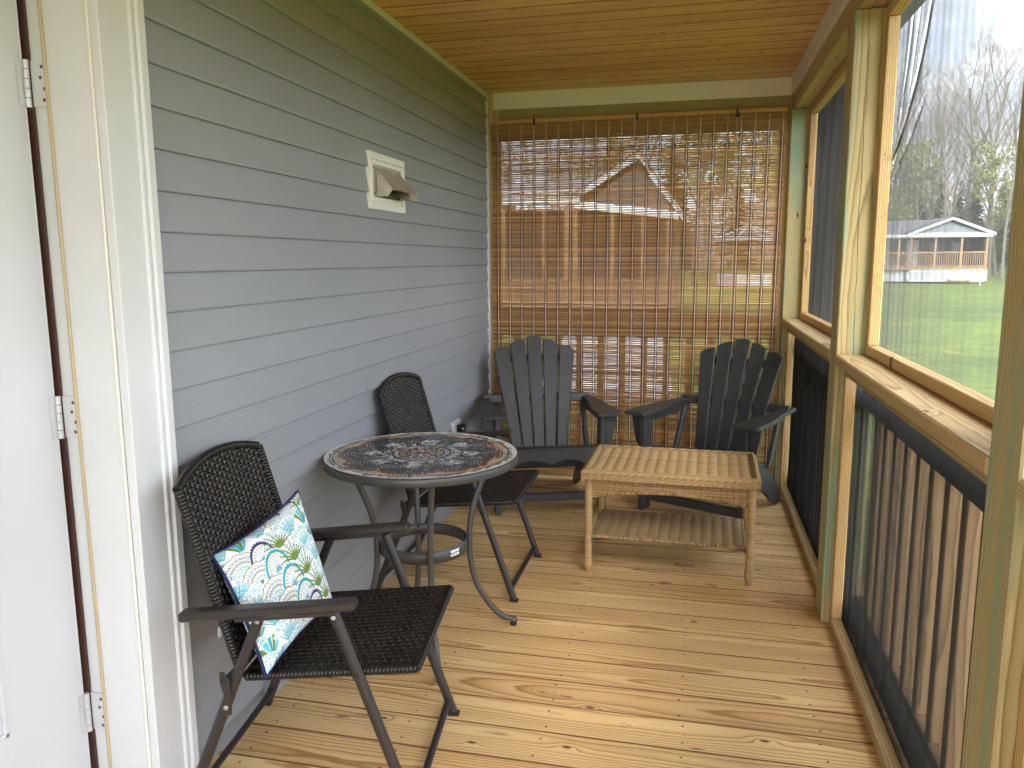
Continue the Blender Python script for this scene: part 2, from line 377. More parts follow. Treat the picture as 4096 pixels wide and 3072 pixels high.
    def prism(s, out, o, u, v, w, th, ch=.003, rnd=True):
        """outline (list of 2D, CCW in u,v), front face at +w*th/2"""
        if rnd: s.rnd()
        o = Vector(o); u = Vector(u).normalized(); v = Vector(v).normalized(); w = u.cross(v)
        n = len(out); P = [Vector((a, b)) for a, b in out]
        area = sum(P[i].x*P[(i+1) % n].y-P[(i+1) % n].x*P[i].y for i in range(n))
        if area < 0: P = P[::-1]
        ins = []
        for i in range(n):
            e1 = (P[i]-P[i-1]); e2 = (P[(i+1) % n]-P[i])
            e1 = e1.normalized() if e1.length > 1e-9 else e2.normalized(); e2 = e2.normalized() if e2.length > 1e-9 else e1
            n1_ = Vector((-e1.y, e1.x)); n2_ = Vector((-e2.y, e2.x)); nn = n1_+n2_
            nn = nn.normalized() if nn.length > 1e-6 else n1_
            k = ch/max(.5, nn.dot(n1_)); ins.append(P[i]+nn*k)
        V = []; G = []
        for pts, h in ((ins, th/2), (P, th/2-ch), (P, -th/2+ch), (ins, -th/2)):
            for q in pts: V.append(o+u*q.x+v*q.y+w*h); G.append((q.y, q.x, h))
        F = [tuple(range(n)), tuple(3*n+i for i in range(n-1, -1, -1))]
        for l in range(3):
            for i in range(n):
                j = (i+1) % n; F.append((l*n+i, (l+1)*n+i, (l+1)*n+j, l*n+j))
        s.add(V, F, G); return s
    def quad(s, a, b, c, d): s.add([a, b, c, d], [(0, 1, 2, 3)], None, False); return s
    def disc(s, c, nrm, r, h=.002, n=10):
        c = Vector(c); nrm = Vector(nrm).normalized(); s.tube([c, c+nrm*h*.7, c+nrm*h], [r, r, r*.75], n, True, smooth=False); return s
    def sphere(s, c, r, sc=(1, 1, 1), nu=10, nv=7):
        V = []; F = []
        for j in range(nv+1):
            th = pi*j/nv
            for i in range(nu):
                a = 2*pi*i/nu; V.append((c[0]+r*sc[0]*math.sin(th)*math.cos(a), c[1]+r*sc[1]*math.sin(th)*math.sin(a), c[2]+r*sc[2]*math.cos(th)))
        for j in range(nv):
            for i in range(nu): F.append((j*nu+i, (j+1)*nu+i, (j+1)*nu+(i+1) % nu, j*nu+(i+1) % nu))
        s.add(V, F, None, True); return s
    def build(s, name, mats, parent=None):
        me = bpy.data.meshes.new(name); me.from_pydata(s.v, [], s.f)
        a = me.attributes.new('gc', 'FLOAT_VECTOR', 'POINT'); a.data.foreach_set('vector', np.array(s.gc, dtype=np.float32).ravel())
        a = me.attributes.new('gr', 'FLOAT', 'POINT'); a.data.foreach_set('value', np.array(s.gr, dtype=np.float32))
        me.polygons.foreach_set('material_index', s.mi); me.polygons.foreach_set('use_smooth', s.sm)
        for m in (mats if isinstance(mats, (list, tuple)) else [mats]): me.materials.append(MAT[m])
        me.validate(); me.update()
        o = bpy.data.objects.new(name, me); C.objects.link(o)
        if parent is not None: o.parent = parent
        return o

def empty(name, loc=(0, 0, 0), rz=0., label=None, cat=None, group=None):
    o = bpy.data.objects.new(name, None); o.empty_display_size = .1; C.objects.link(o); o.location = loc; o.rotation_euler = (0, 0, rz)
    if label: tag(o, label, cat, group)
    return o
def tag(o, label, cat, group=None):
    o['label'] = label; o['category'] = cat
    if group: o['group'] = group
    return o
def structure(o): o['kind'] = 'structure'; return o

def weave(m, P, Sl, Tl, sp_, wp, amp, hw, th, srange=None, jit=.0, phase_rows=1, sub=4, tone=(0, 1)):
    """strands run along s, rows along t; P(s,t)->(pos, normal)"""
    rows = max(1, int(round(Tl/sp_))); d = Tl/rows
    for j in range(rows):
        t = (j+.5)*d; s0, s1 = srange(t) if srange else (0, Sl)
        if s1-s0 < wp: continue
        n = max(2, int((s1-s0)/wp*sub)); V = []; G = []; F = []
        ph = pi*(j//phase_rows) ; m.r = random.uniform(*tone); m.off = (random.uniform(0, 50), 0, 0)
        dt = random.uniform(-1, 1)*jit
        for i in range(n+1):
            s_p = s0+(s1-s0)*i/n; p_, nr = P(s_p, t+dt); p2, _ = P(s_p, t+dt+.001); tv = (p2-p_).normalized()
            h = amp*math.sin(pi*s_p/wp+ph)
            for a, b in ((-hw, -th*.5), (-hw*.55, th*.5), (hw*.55, th*.5), (hw, -th*.5)):
                V.append(p_+nr*(h+b)+tv*a); G.append((s_p, a, b))
        for i in range(n):
            for k in range(3): F.append((i*4+k, i*4+k+4, i*4+k+5, i*4+k+1))
        m.add(V, F, G, True)
def wrapped(m, pts, r, pitch=.008, depth=.0018, n=8, tone=(0, 1)):
    """tube wrapped in strand: ribbed radius"""
    pts = [Vector(p_) for p_ in pts]; seg = []; tot = 0
    for a, b in zip(pts, pts[1:]): seg.append((tot, (b-a).length, a, b)); tot += (b-a).length
    k = max(2, int(tot/pitch)); P = []; R_ = []
    def at(d):
        for t0, l, a, b in seg:
            if d <= t0+l+1e-9: return a.lerp(b, min(1, max(0, (d-t0)/max(l, 1e-9))))
        return seg[-1][3]
    for i in range(k):
        for q, rr in ((0, r-depth), (.2, r), (.5, r+depth*.2), (.8, r)): P.append(at((i+q)/k*tot)); R_.append(rr)
    P.append(pts[-1]); R_.append(r-depth)
    CH = 4
    for i in range(0, len(P)-1, CH):
        m.r = random.uniform(*tone); m.off = (random.uniform(0, 50), 0, 0); m.tube(P[i:i+CH+1], R_[i:i+CH+1], n, cap=(i == 0 or i+CH >= len(P)-1))

# =====================================================================================  PORCH SETTING
# deck floor: boards along X
m = MB(); PIT = .1492; y = 2.285
ys = []; yy = 2.285
while yy > Y0: yy -= PIT
while yy < 5.35: ys.append(yy); yy += PIT
nl = MB()
for y in ys:
    joints = [AX-.01, .76]
    if random.random() < .0: joints.insert(1, random.uniform(-.6, .2))
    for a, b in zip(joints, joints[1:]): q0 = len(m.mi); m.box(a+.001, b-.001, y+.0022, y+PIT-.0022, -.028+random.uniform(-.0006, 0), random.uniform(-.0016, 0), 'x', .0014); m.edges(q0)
    for jx in (-1.22, -.815, -.41, -.005, .40):
        for q in (.03, .115):
            nl.disc((jx+random.uniform(-.008, .008), y+q+random.uniform(-.006, .006), -.0012), (0, 0, 1), .0040, .0014, 8)
for q in range(len(nl.v)): pass
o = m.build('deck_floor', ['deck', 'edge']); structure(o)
ob = nl.build('deck_nails', 'nail'); structure(ob); ob.name = 'deck_floor_nails'
m = MB(); m.box(AX-.3, .76, Y0, 5.34, -.26, -.22, 'y')  # dark slab below the joists, added so the board gaps read shaded
for jx in (-1.22, -.815, -.41, -.005, .40, .72): m.box(jx-.019, jx+.019, Y0, 5.34, -.218, -.0292, 'y')
o = structure(m.build('deck_framing_shade_slab', 'bronze'))
# ceiling boards along X
m = MB(); y = Y0
while y < 5.0:
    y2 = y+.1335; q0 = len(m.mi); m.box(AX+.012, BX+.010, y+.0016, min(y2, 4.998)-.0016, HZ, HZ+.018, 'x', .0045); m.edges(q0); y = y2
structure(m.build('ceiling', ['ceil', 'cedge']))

# house: siding wall, corner trim, door
house = empty('house', (AX, 1.7, 0), 0, 'grey vinyl sided house wall with white door casing along the porch', 'house')
def hp(mb, name, mats):
    o = mb.build(name, mats, house); o.matrix_parent_inverse = Matrix.Translation(-Vector(house.location)); return o
m = MB(); EX = .1012; z = .060
def course(mb, ya, yb, z0):
    n = 12; V = []; F = []
    prof = [(.012, 0), (.0155, .0015), (.0165, .006), (.004, EX+.002), (.0, EX+.010)]
    w = [random.uniform(-.0008, .0008) for _ in range(n+1)]
    for i in range(n+1):
        yq = ya+(yb-ya)*i/n
        for dx_, dz in prof: V.append((AX+dx_+w[i]*(1 if dz > .03 else .3), yq, z0+dz))
    k = len(prof)
    for i in range(n):
        for q in range(k-1): F.append((i*k+q, (i+1)*k+q, (i+1)*k+q+1, i*k+q+1))
    mb.add(V, F, None, False)
    mb.add([(AX, ya, z0), (AX+.012, ya, z0), (AX+.012, yb, z0), (AX, yb, z0)], [(3, 2, 1, 0)], None, False)
z = -.04
zs = []
while z < HZ: zs.append(z); z += EX
for z in zs: course(m, 1.69, 4.955, z); course(m, Y0, .56, z)
hp(m, 'siding', 'siding')
m = MB()
m.box(AX-.02, AX+.017, 1.66, 5.0, HZ-.03, HZ, 'y', .002)      # J channel under the ceiling
hp(m, 'ceiling_trim', 'white')
m = MB(); m.box(AX-.01, AX+.022, 4.945, 4.972, -.0, HZ-.03, 'z', .003); hp(m, 'corner_trim', 'white')
m = MB(); m.box(-5.2, AX-.005, 1.60, 5.4, -.3, 3.0, 'y'); m.box(-5.2, AX-.005, Y0, .62, -.3, 3.0, 'y'); m.box(-5.2, -1.62, .62, 1.6, -.3, 3.0, 'y'); m.box(-1.62, AX-.005, .62, 1.6, 2.16, 3.0, 'y')
hp(m, 'wall', 'housegrey')
# casing (brick mould) and jamb: opening y .66..1.576
m = MB(); YJ = 1.576
def casing(mb, y0, y1, out, z1=2.16):
    # out=+1: outer edge at y1
    mb.box(AX-.004, AX+.020, min(y0, y1), max(y0, y1), .012, z1, 'z', .002)
    e = y1; mb.box(AX+.004, AX+.031, e-.034*(out > 0)-.0*(out < 0), e+.034*(out < 0), .010, z1+.001, 'z', .006)
    mb.box(AX+.004, AX+.026, e-.052*(out > 0)+.034*(out < 0), e-.034*(out > 0)+.052*(out < 0), .011, z1+.0005, 'z', .004)
casing(m, YJ, 1.724, 1); casing(m, .66, .53, -1)
m.box(AX-.004, AX+.02, .53, 1.724, 2.165, 2.30, 'y', .002)
hp(m, 'door_casing', 'white')
m = MB()
m.box(-1.443, -1.331, YJ+.001, YJ+.03, .01, 2.16, 'z', .002); m.box(-1.331, AX-.003, YJ+.006, YJ+.03, .01, 2.16, 'z', .003)
m.box(-1.56, -1.441, YJ+.004, YJ+.035, .01, 2.16, 'z', .002)
m.box(-1.56, AX-.003, .625, .655, .01, 2.16, 'z', .002); m.box(-1.56, AX-.003, .62, 1.61, 2.13, 2.16, 'y', .002)
hp(m, 'door_jamb', 'white')
m = MB(); m.tube([(AX-.010, YJ+.003, .01), (AX-.011, YJ+.002, .9), (AX-.009, YJ+.003, 2.13)], .0045, 8); hp(m, 'caulk_line', 'cream')
m = MB(); m.tube([(-1.443, YJ-.001, .01), (-1.443, YJ-.001, 2.13)], .0042, 8); hp(m, 'weatherstrip', 'bead')
m = MB(); m.box(-1.60, -1.483, YJ-.002, YJ+.003, .01, 2.13, 'z', .001); hp(m, 'gap_seal', 'bronze')
m = MB(); m.box(-1.62, AX+.03, .655, YJ, -.003, .022, 'y', .004); hp(m, 'threshold', 'bead')
# door slab, face x=-1.497, far edge y 1.553
door = MB(); DX = -1.497
door.box(DX-.042, DX-.006, .665, YJ-.011, .03, 2.12, 'z', .002)
def stile(y0, y1, z0, z1): door.box(DX-.01, DX, y0, y1, z0, z1, 'z', .0012)
ze = [.03, .335, .80, .97, 1.50, 1.64, 1.99, 2.12]
stile(1.343, YJ-.011, .03, 2.12); stile(.665, .88, .03, 2.12); stile(1.06, 1.165, .03, 2.12)
for a, b in ((.03, .335), (.85, 1.0), (1.62, 1.72), (1.99, 2.12)): stile(.88, 1.06, a, b); stile(1.165, 1.343, a, b)
for (y0, y1) in ((.88, 1.06), (1.165, 1.343)):
    for a, b in ((.335, .85), (1.0, 1.62), (1.72, 1.99)):
        door.box(DX-.008, DX-.001, y0+.028, y1-.028, a+.028, b-.028, 'z', .006)
        for q in ((y0, y1, a, a+.012), (y0, y1, b-.012, b), (y0, y0+.012, a, b), (y1-.012, y1, a, b)): door.box(DX-.008, DX+.004, *q, 'z', .004)
door.box(DX-.03, DX+.002, YJ-.013, YJ-.009, .03, 2.12, 'z', .001)
do = hp(door, 'door', 'doorw')
def sub(mb, name, mats, par):
    o = mb.build(name, mats, par); o.matrix_parent_inverse = (house.matrix_world if False else Matrix.Translation(Vector((0, 0, 0)))); return o
for hz, scr in ((1.805, 1), (1.034, 1), (.262, 0)):
    h = MB(); m_ = h
    h.box(-1.483, -1.445, YJ-.0022, YJ+.0035, hz-.051, hz+.051, 'z', .0012)
    for k in range(5): h.tube([(-1.489, YJ-.009, hz-.052+k*.021), (-1.489, YJ-.009, hz-.052+k*.021+.0195)], .0068, 10)
    h.box(-1.496, -1.4935, YJ-.028, YJ-.012, hz-.051, hz+.051, 'z', .0006)
    ho = h.build('hinge', 'hinge', do)
    for q, (dx_, dz) in enumerate(((-1.4525, .036), (-1.458, .013), (-1.449, -.012), (-1.4525, -.036))):
        s_m = MB(); s_m.disc((dx_, YJ-.0022, hz+dz), (0, -1, 0), .0042, .0008, 10); s_m.build('hinge_screw', 'screw', do)

# small white cover low on the siding behind the front chair, outlet near the far chair
pl = MB(); pl.box(AX+.012, AX+.020, 1.862, 1.93, .340, .372, 'y', .002); pl.box(AX+.018, AX+.023, 1.875, 1.915, .346, .366, 'y', .003)
tag(pl.build('outlet_cover', 'white'), 'small white wall outlet behind the chair that holds the pillow', 'outlet')
ob = empty('outlet', (AX+.015, 4.16, .47), 0, 'white wall outlet with open weather cover beyond the mosaic table', 'outlet')
m = MB(); m.box(-.006, .012, -.058, .075, -.062, .062-.02, 'z', .002); m.build('cover_plate', 'white', ob)
m = MB(); m.box(.012, .050, -.0, .012, -.055, .02, 'z', .003); m.box(.012, .048, .012, .065, -.055, .015, 'z', .004); m.build('weather_cover', 'blackm', ob)
m = MB(); m.sphere((.05, -.004, .0), .006); m.build('cover_latch', 'white', ob)

# dryer vent
vt = empty('dryer_vent', (AX+.005, 3.248, 1.73), 0, 'cream square vent block with metal hood high on the siding', 'vent')
m = MB(); Y1, Y2, Z1, Z2 = -.198, .196, -.114, .117
m.box(-.015, .010, Y1, Y2, Z1, Z2, 'y', .002)
for q in ((Y1, Y2, Z2-.03, Z2), (Y1, Y2, Z1, Z1+.03), (Y1, Y1+.03, Z1+.03, Z2-.03), (Y2-.03, Y2, Z1+.03, Z2-.03)): m.box(.008, .020, *q, 'y', .004)
m.build('mounting_block', 'cream', vt)
def sheet(mb, pts, t=.0012):
    pts = [Vector(q) for q in pts]; n = (pts[1]-pts[0]).cross(pts[2]-pts[1]).normalized(); k = len(pts)
    V = [q+n*t/2 for q in pts]+[q-n*t/2 for q in pts]
    F = [tuple(range(k)), tuple(range(2*k-1, k-1, -1))]+[(i, i+k, (i+1) % k+k, (i+1) % k) for i in range(k)]
    mb.add(V, F, None, False)
m = MB(); a0, a1 = -.155, .150
m.box(.010, .013, a0, a1, -.062, .066, 'y', .001)
m.build('vent_plate', 'metal', vt)
m = MB()
sheet(m, [(.016, a0+.03, .055), (.085, a0+.03, -.035), (.065, a0+.03, -.060), (.016, a0+.03, -.060)])
sheet(m, [(.016, a1-.01, .055), (.016, a1-.01, -.060), (.07, a1-.01, -.060), (.095, a1-.01, -.035)])
sheet(m, [(.012, a0+.028, .057), (.012, a1-.008, .057), (.098, a1+.006, -.036), (.086, a0+.028, -.034)])
sheet(m, [(.098, a1+.006, -.036), (.098, a1-.10, -.036), (.085, a1-.085, -.062), (.085, a1+.004, -.062)])
m.build('hood', 'metal', vt)
m = MB()
for k in range(4): sheet(m, [(.014, a0+.06, -.02-k*.011), (.03, a0+.06, -.026-k*.011), (.03, a1-.03, -.026-k*.011), (.014, a1-.03, -.02-k*.011)])
m.build('louvers', 'blackm', vt)
for yq in (a0+.012, a1-.012):
    for zq in (.054, -.05): m = MB(); m.disc((.013, yq, zq), (1, 0, 0), .006, .002); m.build('screw', 'screw', vt)

# =====================================================================================  PORCH FRAME
pf = empty('porch_frame', (BX, 3.1, 0), 0, 'pressure treated timber frame of the screened porch with battens and screens', 'porch frame')
pinv = Matrix.Translation(-Vector(pf.location))
def pp(mb, name, mats, label=None):
    o = mb.build(name, mats, pf); o.matrix_parent_inverse = pinv
    if label: o['label'] = label
    return o
PW = .140
POST = [(-3.15,), (-1.55,), (-.36,), (1.368,), (3.075,), (4.944,)]
ZB = 2.255
for i, (y0,) in enumerate(POST):
    m = MB(); m.box(BX, BX+PW, y0, y0+.138, 0.0005, ZB, 'z', .004); m.gc = [(g[0], g[1], g[2]) for g in m.gc]
    # long drying check on the front face
    mm = MB()
    if i in (3, 4):
        x = BX+.055; zz = .25; pts = []
        while zz < 2.2: pts.append((x, zz)); zz += .06; x += random.uniform(-.004, .0035)
        VV = []
        for q, (xa, za) in enumerate(pts): w_ = .0011*math.sin(pi*(q+.2)/len(pts))**.5*random.uniform(.5, 1.2); VV += [(xa-w_, y0-.0006, za), (xa+w_, y0-.0006, za)]
        mm.add(VV, [(2*q, 2*q+1, 2*q+3, 2*q+2) for q in range(len(pts)-1)], None, False)
    po = pp(m, 'post', 'green')
    if mm.v:
        co_ = mm.build('drying_crack', 'blackrub', po)
# back wall: left post against house, beam, mid rail, sill, balusters
for q in ((AX+.024, AX+.052, 4.950, 5.09, .0, HZ-.002), (AX+.054, AX+.092, 4.977, 5.03, .0, HZ-.003), (BX-.062, BX-.001, 4.99, 5.05, .0, 2.188)): m = MB(); m.box(*q, 'z', .003); pp(m, 'stud', 'pine')
m = MB(); m.box(AX+.093, BX+.011, 4.976, 5.07, 2.190, 2.345, 'x', .004); m.box(AX+.03, BX+.011, 5.0, 5.06, 2.346, HZ+.02, 'x', .004); pp(m, 'beam', 'olive')
m = MB(); m.box(AX+.093, BX-.001, 4.990, 5.03, 1.03, 1.068, 'x', .003); m.box(AX+.093, BX-.001, 5.0, 5.038, .925, 1.028, 'x', .003); pp(m, 'rail', 'pine')
m = MB(); m.box(AX+.093, BX-.001, 5.0, 5.038, .05, .09, 'x', .003); m.box(AX+.093, BX+.0, 4.98, 5.06, .0, .038, 'x', .003); pp(m, 'rail', 'pine')
x = -1.15
while x < .40:
    m = MB(); m.box(x, x+.038, 5.002, 5.036, .092, .923, 'z', .002); pp(m, 'baluster', 'rail'); x += .138
# side beam
m = MB(); m.box(BX+.012, BX+.052, Y0, 5.06, ZB+.002, HZ, 'y', .004); m.box(BX+.054, BX+.094, Y0, 5.06, ZB+.004, HZ+.02, 'y', .004); m.box(BX+.0965, BX+.135, Y0, 5.06, ZB+.003, HZ+.03, 'y', .004)
pp(m, 'beam', 'pine')
m = MB(); m.box(BX-.008, BX+.0115, Y0, 4.964, 2.342, HZ-.0005, 'y', .002); pp(m, 'fascia', 'cream')
m = MB(); m.box(AX+.053, BX+.0, 4.9655, 4.975, 2.338, HZ-.0005, 'x', .002); pp(m, 'fascia', 'cream')
bays = [(-1.412, -.36), (-.222, 1.368), (1.506, 3.075), (3.213, 4.944)]
for i, (ya, yb) in enumerate(bays):
    m = MB(); m.box(BX-.003, BX+.136, ya+.001, yb-.001, 1.016, 1.054, 'y', .005); pp(m, 'sill', 'pine')
    if i == 0: continue
    # upper opening battens
    ux0, ux1 = BX+.098, BX+.138
    m = MB(); m.box(ux0, ux1, ya+.001, yb-.001, 1.055, 1.092, 'y', .003); pp(m, 'batten', 'batten')
    m = MB(); m.box(ux0, ux1, ya+.001, yb-.001, ZB-.038, ZB-.001, 'y', .003); pp(m, 'batten', 'batten')
    for (q0, q1) in ((ya+.001, ya+.039), (yb-.039, yb-.001)):
        m = MB(); m.box(ux0+.001, ux1-.001, q0, q1, 1.093, ZB-.0395, 'z', .003)
        for k in range(6):
            zq = 1.13+k*.215+random.uniform(-.02, .02); m.m = 1; m.disc((ux0+.018+random.uniform(-.006, .006), q0, zq), (0, -1, 0), .0022, .001, 6); m.m = 0
        pp(m, 'batten', ['batten', 'nail'])
    lx0, lx1 = BX+.030, BX+.070
    m = MB(); m.box(lx0, lx1, ya+.001, yb-.001, .0005, .0385, 'y', .003)
    for k in range(5): m.m = 1; m.disc((lx0+.015, ya+.1+k*(yb-ya-.2)/4, .038), (0, 0, 1), .0024, .001, 6); m.m = 0
    pp(m, 'batten', ['pine', 'nail'])
    m = MB(); m.box(lx0, lx1, ya+.001, yb-.001, .978, 1.0155, 'y', .003); pp(m, 'batten', 'olive')
    for (q0, q1) in ((ya+.001, ya+.039), (yb-.039, yb-.001)):
        m = MB(); m.box(lx0+.001, lx1-.001, q0, q1, .0395, .977, 'z', .003)
        for k in range(5):
            zq = .08+k*.21; m.m = 1; m.disc((lx0+.02, q0, zq), (0, -1, 0), .0022, .001, 6); m.m = 0
        pp(m, 'batten', ['batten', 'nail'])
# screens: real crossing strands
def fold(y, z):
    h = 0
    for (ya, za, yb, zb, am, sg) in ((2.656, 2.19, 2.806, 1.95, .0105, .008), (2.806, 1.95, 3.03, 1.73, .0105, .008), (2.90, 2.14, 2.965, 1.90, .005, .008), (2.733, 1.845, 2.968, 1.70, .003, .012), (2.80, 2.2, 2.86, 1.98, .003, .01)):
        dy, dz = yb-ya, zb-za; l = math.hypot(dy, dz); t = ((y-ya)*dy+(z-za)*dz)/l/l; d = ((y-ya)*dz-(z-za)*dy)/l
        f = 1 if 0 < t < 1 else math.exp(-((t if t < 0 else t-1)*l/.05)**2)
        h += am*f*math.exp(-(d/sg)**2)
    return h + .00018*math.sin(y*95+3*math.sin(z*2.1)) + .0004*math.sin(y*31+z*1.7)
def fold0(y, z): return .0002*math.sin(y*70+2*math.sin(z*2)) + .0005*math.sin(y*23+z*2.3)
def screen(x0, ya, yb, za, zb, fn, pitch=.0021, r=.00016, segv=10, segh=10, mt='screen', extra=None):
    """many strands, arrays built with numpy"""
    Vs = []; Fs = []; base = 0
    yl = np.arange(ya, yb, pitch); zl = np.arange(za, zb, pitch)
    def lines(P, off):   # P (n,m,3), off 4x3 cross-section
        nonlocal base
        n, mm_, _ = P.shape; A = (P[:, :, None, :]+off[None, None, :, :]).reshape(-1, 3); Vs.append(A)
        i = np.arange(n)[:, None, None]; j = np.arange(mm_-1)[None, :, None]; k = np.arange(4)[None, None, :]
        b = (i*mm_+j)*4; k2 = (k+1) % 4
        f = np.stack([b+k, b+k2, b+4+k2, b+4+k], -1).reshape(-1, 4)+base; Fs.append(f); base += len(A)
    zz_ = np.linspace(za, zb, segv+1); yy_ = np.linspace(ya, yb, segh+1)
    F_ = np.vectorize(fn)
    Yg, Zg = np.meshgrid(yl, zz_, indexing='ij'); lines(np.stack([x0+F_(Yg, Zg), Yg, Zg], -1), np.array([(r, 0, 0), (0, r, 0), (-r, 0, 0), (0, -r, 0)]))
    Zg, Yg = np.meshgrid(zl, yy_, indexing='ij'); lines(np.stack([x0+F_(Yg, Zg), Yg, Zg], -1), np.array([(r, 0, 0), (0, 0, -r), (-r, 0, 0), (0, 0, r)]))
    if extra:
        for pl_, w_, ns in extra:          # pinched pleats: bunched strands running with the fold
            Q = np.array(pl_); t_ = np.linspace(0, 1, 40); k_ = np.linspace(0, 1, len(Q)); yy2 = np.interp(t_, k_, Q[:, 0]); zz2 = np.interp(t_, k_, Q[:, 1])
            P_ = []
            for q in range(ns):
                o_ = (q/(ns-1)-.5)*w_*np.sin(np.pi*t_)**.6; P_.append(np.stack([x0+.002*np.cos(q*2.1)+.006*np.sin(np.pi*t_), yy2+o_*.8, zz2+o_*.55], -1))
            lines(np.array(P_), np.array([(.0003, 0, 0), (0, .0003, 0), (-.0003, 0, 0), (0, -.0003, 0)]))
    V = np.concatenate(Vs); F = np.concatenate(Fs)
    me = bpy.data.meshes.new('screen'); me.vertices.add(len(V)); me.vertices.foreach_set('co', V.astype(np.float32).ravel())
    me.loops.add(F.size); me.loops.foreach_set('vertex_index', F.ravel().astype(np.int32))
    me.polygons.add(len(F)); me.polygons.foreach_set('loop_start', np.arange(0, F.size, 4, dtype=np.int32)); me.polygons.foreach_set('loop_total', np.full(len(F), 4, dtype=np.int32))
    me.update(calc_edges=True); me.materials.append(MAT[mt])
    o = bpy.data.objects.new('screen', me); C.objects.link(o); o.parent = pf; o.matrix_parent_inverse = pinv; return o
SCREENS = True
if SCREENS:
    screen(BX+.142, 1.506, 3.075, 1.056, 2.25, fold, segv=60, segh=80, r=.00019, mt='screenu', extra=[([(2.65, 2.20), (2.72, 2.07), (2.806, 1.95), (2.92, 1.83), (3.05, 1.735)], .020, 30), ([(2.88, 2.16), (2.93, 2.04), (2.965, 1.90)], .012, 14), ([(2.733, 1.845), (2.85, 1.77), (2.968, 1.71)], .010, 9), ([(2.93, 2.2), (2.99, 2.0), (3.01, 1.85)], .008, 9)])
    screen(BX+.142, 3.213, 4.944, 1.056, 2.25, fold0, segv=12, segh=20, pitch=.0017, r=.00022, mt='screenu')
    screen(BX+.142, -.222, 1.368, 1.056, 2.25, fold0, segv=4, segh=6, pitch=.0025, r=.00019)
    screen(BX+.074, 1.506, 3.075, .001, 1.012, fold0, segv=10, segh=20, r=.00020)
    screen(BX+.074, 3.213, 4.944, .001, 1.012, fold0, segv=10, segh=20, pitch=.0017, r=.00022)
    screen(BX+.074, -.222, 1.368, .001, 1.012, fold0, segv=4, segh=6, pitch=.0025, r=.00019)
# outer guard railings, one per bay
for i, (ya, yb) in enumerate(bays):
    lab = {0: 'wooden guard railing of the bay behind the viewpoint', 1: 'wooden guard railing beside the nearest post', 2: 'wooden guard railing behind the screen between the two front posts', 3: 'wooden guard railing behind the dark screen near the bamboo blind'}[i]
    rl = empty('guard_railing', (BX+.16, (ya+yb)/2, 0), 0, lab, 'railing', 'guard railings outside the porch screens')
    inv = Matrix.Translation(-Vector(rl.location))
    def rp(mb, n_, mt): o = mb.build(n_, mt, rl); o.matrix_parent_inverse = inv
    m = MB(); m.box(BX+.099, BX+.119, ya+.002, yb-.002, .012, .112, 'y', .002); rp(m, 'bottom_shade_strip', 'shadestrip')  # black strip painting the shadow band along the screen's foot
    m = MB(); m.box(BX+.121, BX+.180, ya+.002, yb-.002, .090, .128, 'y', .003); rp(m, 'foot_rail', 'rail')
    m = MB(); m.box(BX+.099, BX+.119, ya+.002, yb-.002, .862, .925, 'y', .002); rp(m, 'top_shade_strip', 'shadestrip')  # black strip painting the shadow band below the sill
    m = MB(); m.box(BX+.121, BX+.165, ya+.002, yb-.002, .90, .93, 'y', .003); rp(m, 'hand_rail', 'rail')
    y = ya+.06
    while y < yb-.05:
        m = MB(); m.box(BX+.124, BX+.162, y, y+.038, .129, .899, 'z', .003); rp(m, 'baluster', 'rail'); y += .136
# roof over the porch
rf = MB(); rf.box(AX-.01, BX+.40, Y0-.1, 5.35, HZ+.035, HZ+.14, 'y'); tag(rf.build('porch_roof', 'roofgrey'), 'roof slab lying on the porch beams above the pine ceiling', 'roof')

# =====================================================================================  BAMBOO BLIND
bl = empty('bamboo_blind', (-.39, 4.945, 0), 0, 'brown woven bamboo roll blind hanging across the far end of the porch', 'blind')
XL, XR = -1.275+.39, .490+.39
def warpx(x, z): return x - (.012*(2.2-z)/2.1 if x > 0 else .004*(2.2-z)/2.1)*(abs(x)/.9)
m = MB(); PZ = .01365; z = 2.232; zb0 = .062
NX = 22
def slat(z, h, th, r, y=0., xl=XL, xr=XR):
    n = NX; V = []; G = []; F = []
    m.r = r; m.off = (random.uniform(0, 50), random.random(), random.random())
    j1 = [random.uniform(-.00045, .00045) for _ in range(n+1)]; xl2 = xl+random.uniform(-.002, .003); xr2 = xr+random.uniform(-.003, .002)
    for i in range(n+1):
        x = xl2+(xr2-xl2)*i/n; zz = z+j1[i]+.0025*math.sin(x*3+z*4)*(1-z/2.3)*1.2; xx = warpx(x, z); yb_ = y+.004*math.sin(z*5+x*2)
        for a, b in ((-th/2, -h/2), (th/2, -h/2), (th/2, h/2), (-th/2, h/2)): V.append((xx, yb_+a, zz+b)); G.append((x, a, b))
    for i in range(n):
        for k in range(4): F.append((i*4+k, i*4+k+4, i*4+(k+1) % 4+4, i*4+(k+1) % 4))
    F.append((0, 1, 2, 3)); F.append((n*4+3, n*4+2, n*4+1, n*4))
    m.add(V, F, G, False)
while z > zb0:
    tone = lambda: min(1, max(0, random.gauss(.45, .22)))
    if random.random() < .018: r1 = .98
    else: r1 = tone()
    g = (.0012 if z > 1.15 else .00085)+random.uniform(-.0006, .0008)
    h = (PZ-g)/3
    slat(z-h*.5, h-.0001, .0022, r1); slat(z-h*1.5-.0001, h-.0002, .0018, tone(), .0004); slat(z-h*2.5-.0002, h-.0002, .002, tone())
    z -= PZ
m.build('slats', 'bamboo', bl)
m = MB(); slz = 2.20     # double layer valance behind the headrail
for k in range(16): slat(2.236-k*.0062, .0061, .0015, random.uniform(.2, .6), -.006)
m.build('valance', 'bamboo', bl)
